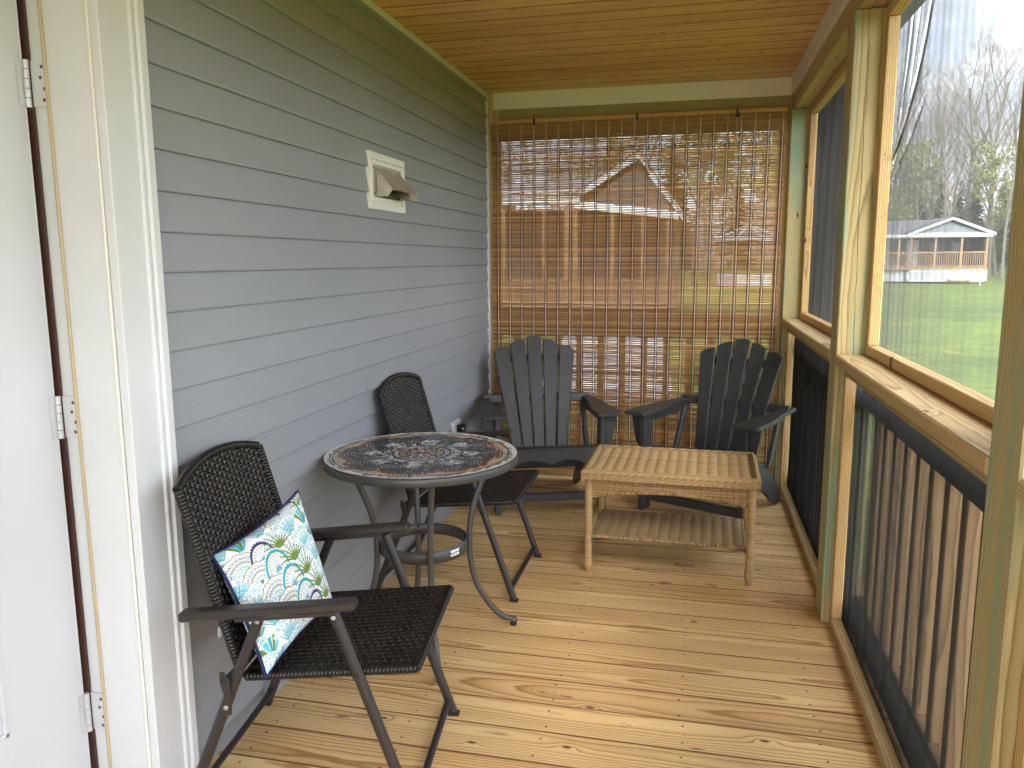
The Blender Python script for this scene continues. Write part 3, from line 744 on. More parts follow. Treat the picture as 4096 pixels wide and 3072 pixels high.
m = MB(); m.rnd(); m.obox(((XL+XR)/2, -.002, 2.2575), (1, 0, -.0), (0, 1, 0), (0, 0, 1), XR-XL, .014, .024, .002); m.build('headrail', 'headrail', bl)
CORDX = [-1.231+.0773*i for i in range(23)]
for k, x in enumerate(CORDX):
    m = MB()
    zz = [2.244-(2.244-zb0)*i/40 for i in range(41)]
    for sx_ in (-.0066, .0066):
        m.tube([(warpx(x+.39, q)+sx_+.0006*math.sin(q*300+sx_*1e3), -.0045+.004*math.sin(q*5+(x+.39)*2), q) for q in zz], .0017, 4, smooth=False)
    nst = int((2.244-zb0)/.0137)
    m.m = 1
    for i in range(nst):
        q = 2.240-i*.0137; xx = warpx(x+.39, q); yy = -.0062+.004*math.sin(q*5+(x+.39)*2)
        m.tube([(xx-.0028, yy, q), (xx+.0005, yy-.0012, q-.0050), (xx+.0024, yy, q-.0090)], .0024, 4, smooth=False)
    m.build('warp_thread', ['stitchd', 'stitchl'], bl)
m = MB(); m.tube([(XL+.003, 0, zb0-.004), (XR-.018, 0, zb0+.002)], .007, 8); m.build('bottom_roll', 'bamboo', bl)
for k, xh in enumerate((-.996, -.366, .212)):
    m = MB(); X_ = xh+.39
    m.box(X_-.006, X_+.006, -.016, -.0095, 2.232, 2.270, 'z', .001); m.tube([(X_, -.012, 2.268), (X_-.005, -.012, 2.276), (X_, -.012, 2.285), (X_+.005, -.012, 2.276), (X_, -.012, 2.268)], .0013, 5)
    m.tube([(X_, -.012, 2.284), (X_+.002, -.008, 2.294), (X_, .026, 2.298)], .0014, 5)
    if k == 2: m.box(X_-.009, X_+.014, -.020, -.0165, 2.222, 2.242, 'z', .001)
    m.build('hook', 'blackm', bl)
m = MB(); X_ = .212+.39
m.tube([(X_-.004, -.018, 2.235), (X_-.003, -.02, 1.9), (X_+.001, -.02, 1.60)], .0011, 5); m.tube([(X_+.004, -.018, 2.235), (X_+.004, -.02, 1.8), (X_+.002, -.018, 1.2), (X_+.001, -.018, .95)], .0011, 5)
m.tube([(X_-.008, -.018, 1.9), (X_-.006, -.02, 1.7), (X_+.001, -.02, 1.6)], .0009, 5)
m.build('pull_cord', 'cordw', bl)
m = MB(); m.tube([(X_+.001, -.020, 1.603), (X_+.001, -.020, 1.592), (X_+.001, -.020, 1.578), (X_+.001, -.020, 1.570)], [.003, .006, .009, .005], 10); m.build('cord_tassel', 'tassel', bl)

# =====================================================================================  WICKER FOLDING CHAIR
def make_chair(origin, rz, label):
    t = empty('folding_wicker_chair', (*origin, 0), rz, label, 'chair', 'brown wicker folding chairs at the mosaic table')
    HV = .235
    # seat
    SF = Vector((.004, 0, .430)); SB = Vector((-.430, 0, .388)); sd_ = (SB-SF); sl_ = sd_.length; su = sd_.normalized(); sn = Vector((0, 1, 0)).cross(su); sn = sn if sn.z > 0 else -sn
    m = MB()
    def P(s_p, tt): 
        dip = -.006*math.sin(pi*tt/sl_)*math.sin(pi*s_p/(2*HV))
        return Vector((0, -HV+s_p, 0))+SF+su*tt+sn*dip, sn
    m.m = 0; weave(m, P, 2*HV, sl_, .0105, .0216, .0027, .0056, .0020, tone=(.1, .9), sub=4)
    m.m = 1
    for k in range(21):
        v = -HV+.0108+k*.0216; m.r = random.random(); m.tube([SF+su*(sl_*q/8)+Vector((0, v, 0))-sn*(.0005+.006*math.sin(pi*q/8)*math.sin(pi*(v+HV)/(2*HV))) for q in range(9)], .0026, 4, smooth=False)
    m.m = 0
    a, b = SF-sn*.006, SB-sn*.006
    m.r = .1; m.obox((a+b)/2-Vector((0, 0, .004)), su, (0, 1, 0), sn, sl_, 2*HV-.01, .003)
    for sg in (-1, 1): wrapped(m, [a+Vector((0, sg*HV, 0)), b+Vector((0, sg*HV, 0))], .0125, .0095, .0014, tone=(.2, .9))
    wrapped(m, [a+Vector((0, -HV, 0)), a+Vector((0, HV, 0))], .0115, .011, .0014, tone=(.2, .9))
    wrapped(m, [b+Vector((0, -HV, 0)), b+Vector((0, HV, 0))], .0115, .011, .0014, tone=(.2, .9))
    m.build('seat', ['wickerb', 'warpb'], t)
    # back
    BB = Vector((-.446, 0, .405)); BT = Vector((-.572, 0, .858)); bu = (BT-BB).normalized(); bl_ = (BT-BB).length; bn = Vector((0, 1, 0)).cross(bu); bn = bn if bn.x > 0 else -bn
    arch = lambda v: .042*(1-(v/HV)**2)
    m = MB()
    def P2(s_p, tt):
        v = -HV+s_p; bow = -.012*(1-(v/HV)**2)
        return BB+Vector((0, v, 0))+bu*tt+bn*bow, bn
    def sr(tt):
        if tt <= bl_: return (0, 2*HV)
        k = 1-(tt-bl_)/.042
        if k <= 0: return (0, 0)
        w_ = HV*math.sqrt(k); return (HV-w_, HV+w_)
    weave(m, P2, 2*HV, bl_+.040, .0105, .0216, .0027, .0056, .0020, srange=sr, tone=(.1, .9))
    m.m = 1
    for k in range(21):
        v = -HV+.0108+k*.0216; m.r = random.random(); tp = bl_+arch(v); m.tube([P2(v+HV, tp*q/6)[0]-bn*.0003 for q in range(7)], .0026, 4, smooth=False)
    m.m = 0; m.r = .08
    ol = []; 
    rows_ = 10
    V = []; F = []
    for i in range(13):
        v = -HV+2*HV*i/12
        for q in (0, 1): V.append(P2(v+HV, (bl_+arch(v))*q)[0]-bn*.004)
    for i in range(12): F.append((2*i, 2*i+1, 2*i+3, 2*i+2))
    m.add(V, F, None, True)
    top = [P2(v+HV, bl_+arch(v))[0]-bn*.003 for v in [-HV+2*HV*i/14 for i in range(15)]]
    wrapped(m, top, .0125, .012, .0014, tone=(.2, .9))
    for sg in (-1, 1): wrapped(m, [BB+Vector((0, sg*HV, 0)), P2(HV+sg*HV, bl_)[0]], .0125, .0095, .0014, tone=(.2, .9))
    for sg in (-1, 1): wrapped(m, [BB+bu*.02+Vector((0, sg*(HV-.01), 0)), BB+bu*.02+Vector((0, sg*(HV-.012), 0))+bu*.01], .008)
    wrapped(m, [BB+Vector((0, -HV, 0)), BB+Vector((0, HV, 0))], .0115, .012, .0014)
    m.build('backrest', ['wickerb', 'warpb'], t)
    FV = .254
    def bar(mb, a, b, w1=.013, w2=.0085, up=(0, 1, 0)):
        mb.tube([a, b], w1, 10, True, flat=w2/w1, up=up)
    for sg in (-1, 1):
        m = MB(); bar(m, Vector((.004, sg*FV, .004)), Vector((-.196, sg*FV, .582)), .0145, .0095)
        m.build('leg', 'brown', t)
        m = MB(); bar(m, Vector((-.372, sg*(FV+.006), .560)), Vector((-.4625, sg*(FV+.006), .345)), .0135, .0085)
        bar(m, Vector((-.4625, sg*(FV+.006), .345)), Vector((-.604, sg*(FV+.006), .004)), .0145, .0095)
        m.build('leg', 'brown', t)
        m = MB(); m.prism([(-.480, .410), (-.468, .412), (-.455, .385), (-.452, .35), (-.455, .30), (-.470, .295), (-.480, .315), (-.472, .35), (-.480, .38)], (0, sg*(FV+.0185), 0), (1, 0, 0), (0, 0, 1), (0, 1, 0), .004, .001)
        m.tube([(-.446, sg*HV, .405), (-.462, sg*HV, .388), (-.466, sg*(FV+.018), .388)], .010, 8)
        m.build('hinge_bracket', 'brown', t)
        # arm
        m = MB(); A0 = Vector((-.565, sg*(FV+.022), .556)); A1 = Vector((-.128, sg*(FV+.022), .603))
        u_ = (A1-A0).normalized(); w_ = Vector((0, 1, 0)).cross(u_); w_ = w_ if w_.z > 0 else -w_
        m.obox((A0+A1)/2, u_, (0, 1, 0), w_, (A1-A0).length, .040, .024, .008)
        m.obox((A0*.42+A1*.58)-w_*.018, u_, (0, 1, 0), w_, .245, .010, .016, .003)
        m.build('armrest', 'brown', t)
        for (px, pz, rr) in ((-.188, .562, .006), (-.377, .545, .006), (-.468, .318, .006)): m = MB(); m.disc((px, sg*(FV+.011+(.009 if pz < .4 else .004)), pz), (0, sg, 0), rr, .003); m.build('rivet', 'rivet', t)
        m = MB(); m.disc((-.140, sg*(FV+.008), .409), (0, sg, 0), .008, .005); m.build('bolt', 'blackrub', t)
        m = MB(); m.disc((-.470, sg*(FV+.0205), .392), (0, sg, 0), .008, .004); m.build('bolt', 'blackrub', t)
        for px in (.0045, -.605): m = MB(); m.obox((px, sg*(FV+(.006 if px < -.1 else 0)), .006), (1, 0, 0), (0, 1, 0), (0, 0, 1), .034, .024, .012, .003); m.build('foot_cap', 'blackrub', t)
    m = MB(); bar(m, Vector((-.012, -FV, .050)), Vector((-.012, FV, .050)), .011, .007, up=(0, 0, 1)); m.build('stretcher', 'brown', t)
    m = MB(); bar(m, Vector((-.582, -FV-.004, .052)), Vector((-.582, FV+.004, .052)), .011, .007, up=(0, 0, 1)); m.build('stretcher', 'brown', t)
    return t
make_chair((-.667, 1.912), rad(7.5), 'brown wicker folding chair holding the patterned pillow in the foreground')
make_chair((-.700, 3.265), 0, 'brown wicker folding chair standing empty behind the mosaic table')

# =====================================================================================  PILLOW
def pillow():
    n = 240
    c00, c10, c11, c01 = (Vector(q) for q in ((-.985, 1.585, .408), (-.975, 1.935, .446), (-1.112, 2.015, .742), (-1.168, 1.665, .672)))  # BL BR TR TL
    u_ = ((c10-c00)+(c11-c01)).normalized(); v_ = ((c01-c00)+(c11-c10)).normalized(); nr = u_.cross(v_).normalized()
    g = np.linspace(0, 1, n); U, Vv = np.meshgrid(g, g, indexing='ij')
    # pull sides in a little between corners
    U2 = U+(.5-U)*.10*(4*Vv*(1-Vv))**.8*(2*np.abs(U-.5))**2; V2 = Vv+(.5-Vv)*.10*(4*U*(1-U))**.8*(2*np.abs(Vv-.5))**2
    B = [np.array(c) for c in (c00, c10, c11, c01)]
    Pb = ((1-U2)*(1-V2))[..., None]*B[0]+(U2*(1-V2))[..., None]*B[1]+(U2*V2)[..., None]*B[2]+((1-U2)*V2)[..., None]*B[3]
    prof = (np.clip(4*U*(1-U), 0, 1)*np.clip(4*Vv*(1-Vv), 0, 1))**.42
    wr = .0016*np.sin(U*23+Vv*9)*np.clip(4*U*(1-U), 0, 1)*np.exp(-((Vv-.05)/.12)**2)+.002*np.sin((U-Vv)*26)*np.exp(-(((U)-.15)**2+(Vv-.15)**2)/.02)
    H = .058*prof+wr
    front = Pb+H[..., None]*np.array(nr); back = Pb-(.052*prof)[..., None]*np.array(nr)
    # print: drawn in cloth coordinates, metres
    LX, LY = .36, .34; X = U*LX; Y = Vv*LY
    col = np.ones((n, n, 3))*np.array([.86, .86, .85])
    teal = np.array([.02, .33, .42]); lteal = np.array([.10, .50, .55]); green = np.array([.13, .21, .03]); navy = np.array([.015, .03, .16])
    def paint(mask, c):
        nonlocal col
        a = np.clip(mask, 0, 1)[..., None]; col = col*(1-a)+c*a
    px = LX/n
    def line(d, w): return np.clip((w-np.abs(d))/px+.5, 0, 1)
    def motif(cx, cy, R, kind, rot=0):
        x = X-cx; y = Y-cy; ca, sa = math.cos(rot), math.sin(rot); x, y = x*ca+y*sa, -x*sa+y*ca
        r = np.hypot(x, y); th = np.arctan2(x, y)
        if kind == 'fan':       # radiating teal lines with dots and circles on top
            ins = (np.abs(th) < .95) & (r < R)
            paint(ins*.999, np.array([.86, .86, .85]))
            for k in range(-5, 6):
                a = k*.17; paint(line(r*np.sin(th-a), .0012)*(r > R*.12)*(r < R*(.72 if k % 2 else .60))*(np.abs(th-a) < .6), teal if k % 2 else lteal)
                for q in range(7): paint(np.clip((.0017-np.hypot(x-np.sin(a+.085)*R*(.35+.075*q), y-np.cos(a+.085)*R*(.35+.075*q)))/px+.5, 0, 1)*(abs(k) < 5), lteal if q % 2 else teal)
            for k in range(-4, 5):
                a = k*.21; d = np.hypot(x-np.sin(a)*R*.90, y-np.cos(a)*R*.90); paint(line(d-.0052, .0011), lteal)
                if k % 3 == 0: paint(np.clip((.002-d)/px+.5, 0, 1), navy)
        elif kind == 'shell':   # scalloped outline, green ribs
            Rr = R*(1+.05*np.abs(np.cos(th*6))); ins = (np.abs(th) < 1.0) & (r < Rr)
            paint(ins*1., np.array([.82, .82, .80]))
            paint(line(r-Rr, .0013)*(np.abs(th) < 1.0), green)
            for k in range(-4, 5): a = k*.25; paint(line(r*np.sin(th-a), .0008)*(r > R*.35)*(r < R*.95)*(np.abs(th-a) < .5), green*1.2)
            for k in range(-4, 4):
                for q in (.62, .80): d = np.hypot(x-np.sin(k*.25+.125)*R*q, y-np.cos(k*.25+.125)*R*q); paint(line(d-.0022, .0009), navy)
            for q in (.30, .40): paint(line(r-R*q, .0012)*(np.abs(th) < .9), lteal)
            paint((r < R*.24)*(np.abs(th) < .5)*1., green)
        elif kind == 'arch':    # thick crest
            c2 = teal if rot >= 0 else navy
            el = np.hypot(x/.72, y); ins = (y > -.012) & (el < R)
            paint(ins*1., np.array([.82, .82, .80]))
            band = (el > R*.80) & (el < R*(.95+.03*np.sin(th*40))) & (y > -.005); paint(band*1., c2)
            for k in range(-8, 9): a = k*.2; paint(line(np.hypot(x, y)*np.sin(th-a), .0011)*(el > R*.56)*(el < R*.76)*(y > -.005)*(np.abs(th-a) < .5), green*1.1)
            for q in (.48, .38, .28): 
                for k in range(-6, 7): a = k*.24; d = np.hypot(x-np.sin(a)*R*q*.72, y-np.cos(a)*R*q); paint(np.clip((.0013-d)/px+.5, 0, 1), teal if q > .3 else navy)
            paint((el < R*.2)*(y > 0)*1., lteal); paint(line(el-R*.2, .0012)*(y > -.01), navy)
        elif kind == 'frond':
            for k in range(-4, 5):
                a = k*.20; bend = a*(1+.7*(r/R)); paint(line(r*np.sin(th-bend), .0013+.0022*(1-r/R))*(r < R*(1-.04*abs(k)))*(np.abs(th-bend) < .6)*(r > .004), green*(1+.15*(k % 2)))
            for k in range(-3, 4):
                for q in (.55, .7, .85): d = np.hypot(x-np.sin(k*.26+.1)*R*q, y-np.cos(k*.26+.1)*R*q); paint(line(d-.0016, .0008), navy if k > 0 else teal)
        elif kind == 'petal':
            for k in range(-2, 3):
                a = k*.32; rr = R; cxp, cyp = math.sin(a)*R*.55, math.cos(a)*R*.55
                xx = (x-cxp)*math.cos(a)-(y-cyp)*math.sin(a); yy = (x-cxp)*math.sin(a)+(y-cyp)*math.cos(a)
                w_ = .0065*(.35+.65*np.clip((yy+R*.5)/R, 0, 1)); mk = (np.abs(yy) < R*.42)*np.clip((w_-np.abs(xx))/px+.5, 0, 1)
                paint(mk, (teal, green, lteal)[k % 3])
            for k in range(-6, 7): a = k*.16; d = np.hypot(x-np.sin(a)*R*1.08, y-np.cos(a)*R*1.08); paint(np.clip((.0018-d)/px+.5, 0, 1), lteal)
    kinds = ['fan', 'frond', 'arch', 'shell', 'fan', 'petal']
    rows = [(-.035, 0), (.022, 3), (.078, 1), (.134, 4), (.190, 2), (.246, 5), (.300, 0)]
    rr_ = random.Random(5)
    for ri in range(len(rows)-1, -1, -1):
        cy_, sh = rows[ri]
        for k in range(-1, 7):
            cx_ = k*.068+(.034 if ri % 2 else 0)+rr_.uniform(-.004, .004)
            kd = kinds[(k*5+sh+ri*2) % 6]; motif(cx_, cy_+rr_.uniform(-.006, .006), {'fan': .076, 'frond': .074, 'arch': .066, 'shell': .062, 'petal': .058}[kd], kd, rr_.choice((-.08, 0, .1)))
    fab = rng.rand(n, n, 1)*.04-.02; col = np.clip(col+fab, 0, 1)
    V = np.concatenate([front.reshape(-1, 3), back.reshape(-1, 3)]); idx = np.arange(n*n).reshape(n, n)
    f1 = np.stack([idx[:-1, :-1], idx[1:, :-1], idx[1:, 1:], idx[:-1, 1:]], -1).reshape(-1, 4); f2 = f1[:, ::-1]+n*n
    F = np.concatenate([f1, f2]); me = bpy.data.meshes.new('pillow')
    root = empty('pillow', (-1.0, 1.76, .43), 0, 'square white pillow with teal, green and navy shell print leaning in the wicker chair', 'pillow')
    V = V-np.array(root.location)
    me.from_pydata(V.tolist(), [], F.tolist())
    ca = me.attributes.new('col', 'FLOAT_COLOR', 'POINT'); cc = np.ones((2*n*n, 4)); cc[:n*n, :3] = col.reshape(-1, 3); cc[n*n:, :3] = col[::-1].reshape(-1, 3)
    ca.data.foreach_set('color', cc.astype(np.float32).ravel()); me.polygons.foreach_set('use_smooth', [True]*len(F)); me.materials.append(MAT['pillow']); me.update()
    o = bpy.data.objects.new('cover', me); C.objects.link(o); o.parent = root
    ed = []
    k = 6
    Q = Pb-np.array(root.location)
    ed += [Q[i, 0] for i in range(0, n, k)]+[Q[-1, i] for i in range(0, n, k)]+[Q[i, -1] for i in range(n-1, -1, -k)]+[Q[0, i] for i in range(n-1, -1, -k)]
    out = []
    for q in ed:
        q = Vector(q)
        if not out or (q-out[-1]).length > .004: out.append(q)
    m = MB(); m.tube(out, .0050, 8, closed=True); m.build('piping', 'piping', root)
pillow()

# =====================================================================================  MOSAIC TABLE
def mosaic_table():
    TX, TY, ph = -.955, 2.645, rad(27)
    t = empty('bistro_table', (TX, TY, 0), 0, 'round bistro table with mosaic stone top between the two wicker chairs', 'table')
    R_ = .352; HT = .712
    def ringmesh(prof, n=96):
        V = []; F = []
        for i in range(n):
            a = 2*pi*i/n
            for r, z in prof: V.append((r*math.cos(a), r*math.sin(a), z))
        k = len(prof)
        for i in range(n):
            for q in range(k): F.append((i*k+q, ((i+1) % n)*k+q, ((i+1) % n)*k+(q+1) % k, i*k+(q+1) % k))
        return V, F
    m = MB(); V, F = ringmesh([(R_-.010, HT-.004), (R_-.002, HT-.004), (R_, HT-.006), (R_, HT-.030), (R_-.003, HT-.032), (R_-.010, HT-.030)]); m.add(V, F, None, True)
    me_o = m.build('rim', 'rim', t)
    m = MB(); V, F = ringmesh([(.0001, HT-.014), (R_-.0105, HT-.014), (R_-.0105, HT-.0008), (R_-.004, HT-.0002), (R_-.004, HT-.0046), (R_-.009, HT-.0046)][:4]); m.add(V, F, None, False)
    tp = m.build('tabletop', 'grout', t)
    m = MB(); V, F = ringmesh([(.0001, HT-.0022), (R_-.0105, HT-.0022), (R_-.0105, HT-.013), (.0001, HT-.013)]); m.add(V, F, None, False); m.build('grout_bed', 'grout', tp)
    # tiles
    Vs = []; Fs = []; Cs = []
    blk = [(.034, .036, .042), (.055, .058, .066), (.022, .023, .027), (.088, .092, .10)]
    gry = [(.24, .255, .27), (.34, .355, .365), (.16, .17, .185), (.45, .46, .46)]
    red = [(.13, .035, .022), (.17, .05, .03), (.10, .03, .022), (.08, .03, .025)]
    gold = [(.50, .30, .10), (.58, .36, .14)]; crm = [(.38, .34, .27), (.30, .28, .235), (.44, .40, .32)]
    def tile(cx, cy, ang, w, h, c, f=None):
        z = HT-.0008+random.uniform(-.0004, .0004); ca, sa = math.cos(ang), math.sin(ang); b = len(Vs)
        tl = random.uniform(-.0003, .0003)
        for zz, sc in ((z, 1.), (z-.0025, 1.03)):
            for q, (a, d) in enumerate(((-w/2, -h/2), (w/2, -h/2), (w/2, h/2), (-w/2, h/2))):
                a *= sc; d *= sc; Vs.append((cx+a*ca-d*sa, cy+a*sa+d*ca, zz+(tl if q < 2 else -tl)))
        Fs.append((b, b+1, b+2, b+3)); Fs.extend([(b+i, b+4+i, b+4+(i+1) % 4, b+(i+1) % 4) for i in range(4)])
        k = random.uniform(.8, 1.2); Cs.extend([(c[0]*k, c[1]*k, c[2]*k, 1)]*8)
    G = .0025
    def ring(r0, r1, cf, tl=.013, sh=0.):
        n = max(3, int(2*pi*(r0+r1)/2/tl)); rm = (r0+r1)/2
        for i in range(n):
            a = 2*pi*(i+sh)/n; tile(rm*math.cos(a), rm*math.sin(a), a+pi/2, 2*pi*rm/n-G, r1-r0-G, random.choice(cf(i, n)))
    ring(.004, .020, lambda i, n: red, .010); ring(.020, .034, lambda i, n: red if i % 2 else gry, .010); ring(.034, .050, lambda i, n: gry if i % 3 else blk, .010)
    ring(.050, .063, lambda i, n: blk+gry[:1]); ring(.063, .076, lambda i, n: gold if i % 2 else blk, .014); ring(.076, .088, lambda i, n: blk)
    ring(.088, .098, lambda i, n: crm, .020); ring(.098, .110, lambda i, n: blk, .013)
    ring(.324, .336, lambda i, n: blk, .020); ring(.312, .324, lambda i, n: blk+gry[:1], .014, .5); ring(.3355, .3430, lambda i, n: blk, .017, .5)
    NP = 8; rF = .180
    def fan_d(x, y):     # nearest petal centre
        a = math.atan2(y, x); k = round(a/(2*pi/NP)); ac = k*2*pi/NP; cx, cy = rF*math.cos(ac), rF*math.sin(ac); return math.hypot(x-cx, y-cy), ac, cx, cy
    for k in range(NP):   # fans: arcs around the petal centre
        ac = k*2*pi/NP; cx, cy = rF*math.cos(ac), rF*math.sin(ac)
        for q, r0 in enumerate((.006, .018, .030, .042, .054, .066, .078, .090)):
            r1 = r0+.012; rm = (r0+r1)/2; n = max(4, int(2*pi*rm/.014))
            for i in range(n):
                a = 2*pi*i/n+ac; x, y = cx+rm*math.cos(a), cy+rm*math.sin(a); rr = math.hypot(x, y)
                if not (.116 < rr < .307): continue
                aa = (math.atan2(y, x)-ac+pi) % (2*pi)-pi
                if abs(aa) > pi/NP+.002/rr: continue
                pal = gry if q < 2 else (gry+blk if q == 2 else (blk+gry[:1] if q == 5 else blk))
                if rr < .14: pal = gry+red[:1]
                tile(x, y, a+pi/2, 2*pi*rm/n-G, .012-G, random.choice(pal))
    # remaining annulus, polar tiles
    r0 = .110
    while r0 < .311:
        r1 = r0+.0112; rm = (r0+r1)/2; n = int(2*pi*rm/.013)
        for i in range(n):
            a = 2*pi*(i+random.uniform(-.1, .1))/n; x, y = rm*math.cos(a), rm*math.sin(a); d, ac, _, _ = fan_d(x, y)
            if d < .1025 and rm > .116: continue
            off = abs((a-pi/NP) % (2*pi/NP)-pi/NP)  # 0 at fan axis.. 
            off2 = pi/NP-abs((a % (2*pi/NP))-pi/NP) # distance from petal axis
            f = (rm-.20)/.11
            edge = d-.1025
            if rm < .125: pal = gry+blk+red[:1]
            elif edge < .010: pal = red+blk[:1]
            elif edge < .024: pal = red+red+crm[:1]
            elif rm > .295: pal = gold+crm
            elif (i+int(r0*90)) % 5 == 0: pal = gold
            else: pal = crm
            tile(x, y, a+pi/2, 2*pi*rm/n-G, .0112-G, random.choice(pal))
        r0 = r1
    me = bpy.data.meshes.new('mosaic'); me.from_pydata(Vs, [], Fs); ca = me.attributes.new('col', 'FLOAT_COLOR', 'POINT'); ca.data.foreach_set('color', np.array(Cs, dtype=np.float32).ravel()); me.materials.append(MAT['tile']); me.update()
    o = bpy.data.objects.new('mosaic_tiles', me); C.objects.link(o); o.parent = tp; o.rotation_euler = (0, 0, rad(10))
    prof = [(.250, .685), (.238, .63), (.222, .59), (.203, .54), (.187, .49), (.176, .43), (.172, .37), (.173, .31), (.179, .265), (.187, .225), (.203, .175), (.228, .13), (.258, .085), (.288, .052), (.310, .036), (.328, .030), (.338, .026)]
    def cr_(P, k=3):
        out = []
        for i in range(len(P)-1):
            p0, p1, p2, p3 = P[max(i-1, 0)], P[i], P[i+1], P[min(i+2, len(P)-1)]
            for q in range(k):
                s_p = q/k; out.append(tuple(.5*((2*p1[j])+(-p0[j]+p2[j])*s_p+(2*p0[j]-5*p1[j]+4*p2[j]-p3[j])*s_p**2+(-p0[j]+3*p1[j]-3*p2[j]+p3[j])*s_p**3) for j in range(2)))
        return out+[P[-1]]
    pr = cr_(prof)
    for k in range(4):
        a = ph+k*pi/2; m = MB(); m.tube([(r*math.cos(a), r*math.sin(a), z) for r, z in pr], .0115, 10)
        lg = m.build('leg', 'rim', t)
        m = MB(); m.sphere((.342*math.cos(a), .342*math.sin(a), .024), .0155, (1, 1, .8)); m.m = 1; m.tube([(.342*math.cos(a), .342*math.sin(a), 0.0005), (.342*math.cos(a), .342*math.sin(a), .014)], [.012, .013], 12); m.build('foot', ['rim', 'blackrub'], lg)
        for zz in (.356, .380): m = MB(); m.disc((.158*math.cos(a), .158*math.sin(a), zz), (-math.cos(a), -math.sin(a), 0), .0065, .005); m.build('bolt', 'blackrub', lg)
    m = MB(); V, F = ringmesh([(.1615, .3455), (.1585, .3455), (.1585, .3905), (.1615, .3905)], 72); m.add(V, F, None, True)
    m.smooth = False; hr = m.build('hoop', 'rim', t)
    a = rad(-27); m = MB(); V = []; F = []
    for i in range(9):
        aa = a+(i-4)*.0335
        for z in (.3585, .3805): V.append((.1625*math.cos(aa), .1625*math.sin(aa), z))
    for i in range(8): F.append((2*i, 2*i+2, 2*i+3, 2*i+1))
    m.add(V, F, None, True); st = m.build('sticker', 'paper', hr)
    fc = bpy.data.curves.new('sticker_text', 'FONT'); fc.body = 'StyleWell'; fc.size = .0115; fc.align_x = 'CENTER'; fc.align_y = 'CENTER'; fc.offset = .0003
    fo = bpy.data.objects.new('tmp_text', fc); C.objects.link(fo); dg = bpy.context.evaluated_depsgraph_get(); tm = bpy.data.meshes.new_from_object(fo.evaluated_get(dg)); bpy.data.objects.remove(fo)
    for v in tm.vertices:
        aa = a+v.co.x/.1627; v.co = Vector((.1632*math.cos(aa), .1632*math.sin(aa), .3695+v.co.y))
    tm.materials.clear(); tm.materials.append(MAT['ink']); to = bpy.data.objects.new('lettering', tm); C.objects.link(to); to.parent = hr
mosaic_table()

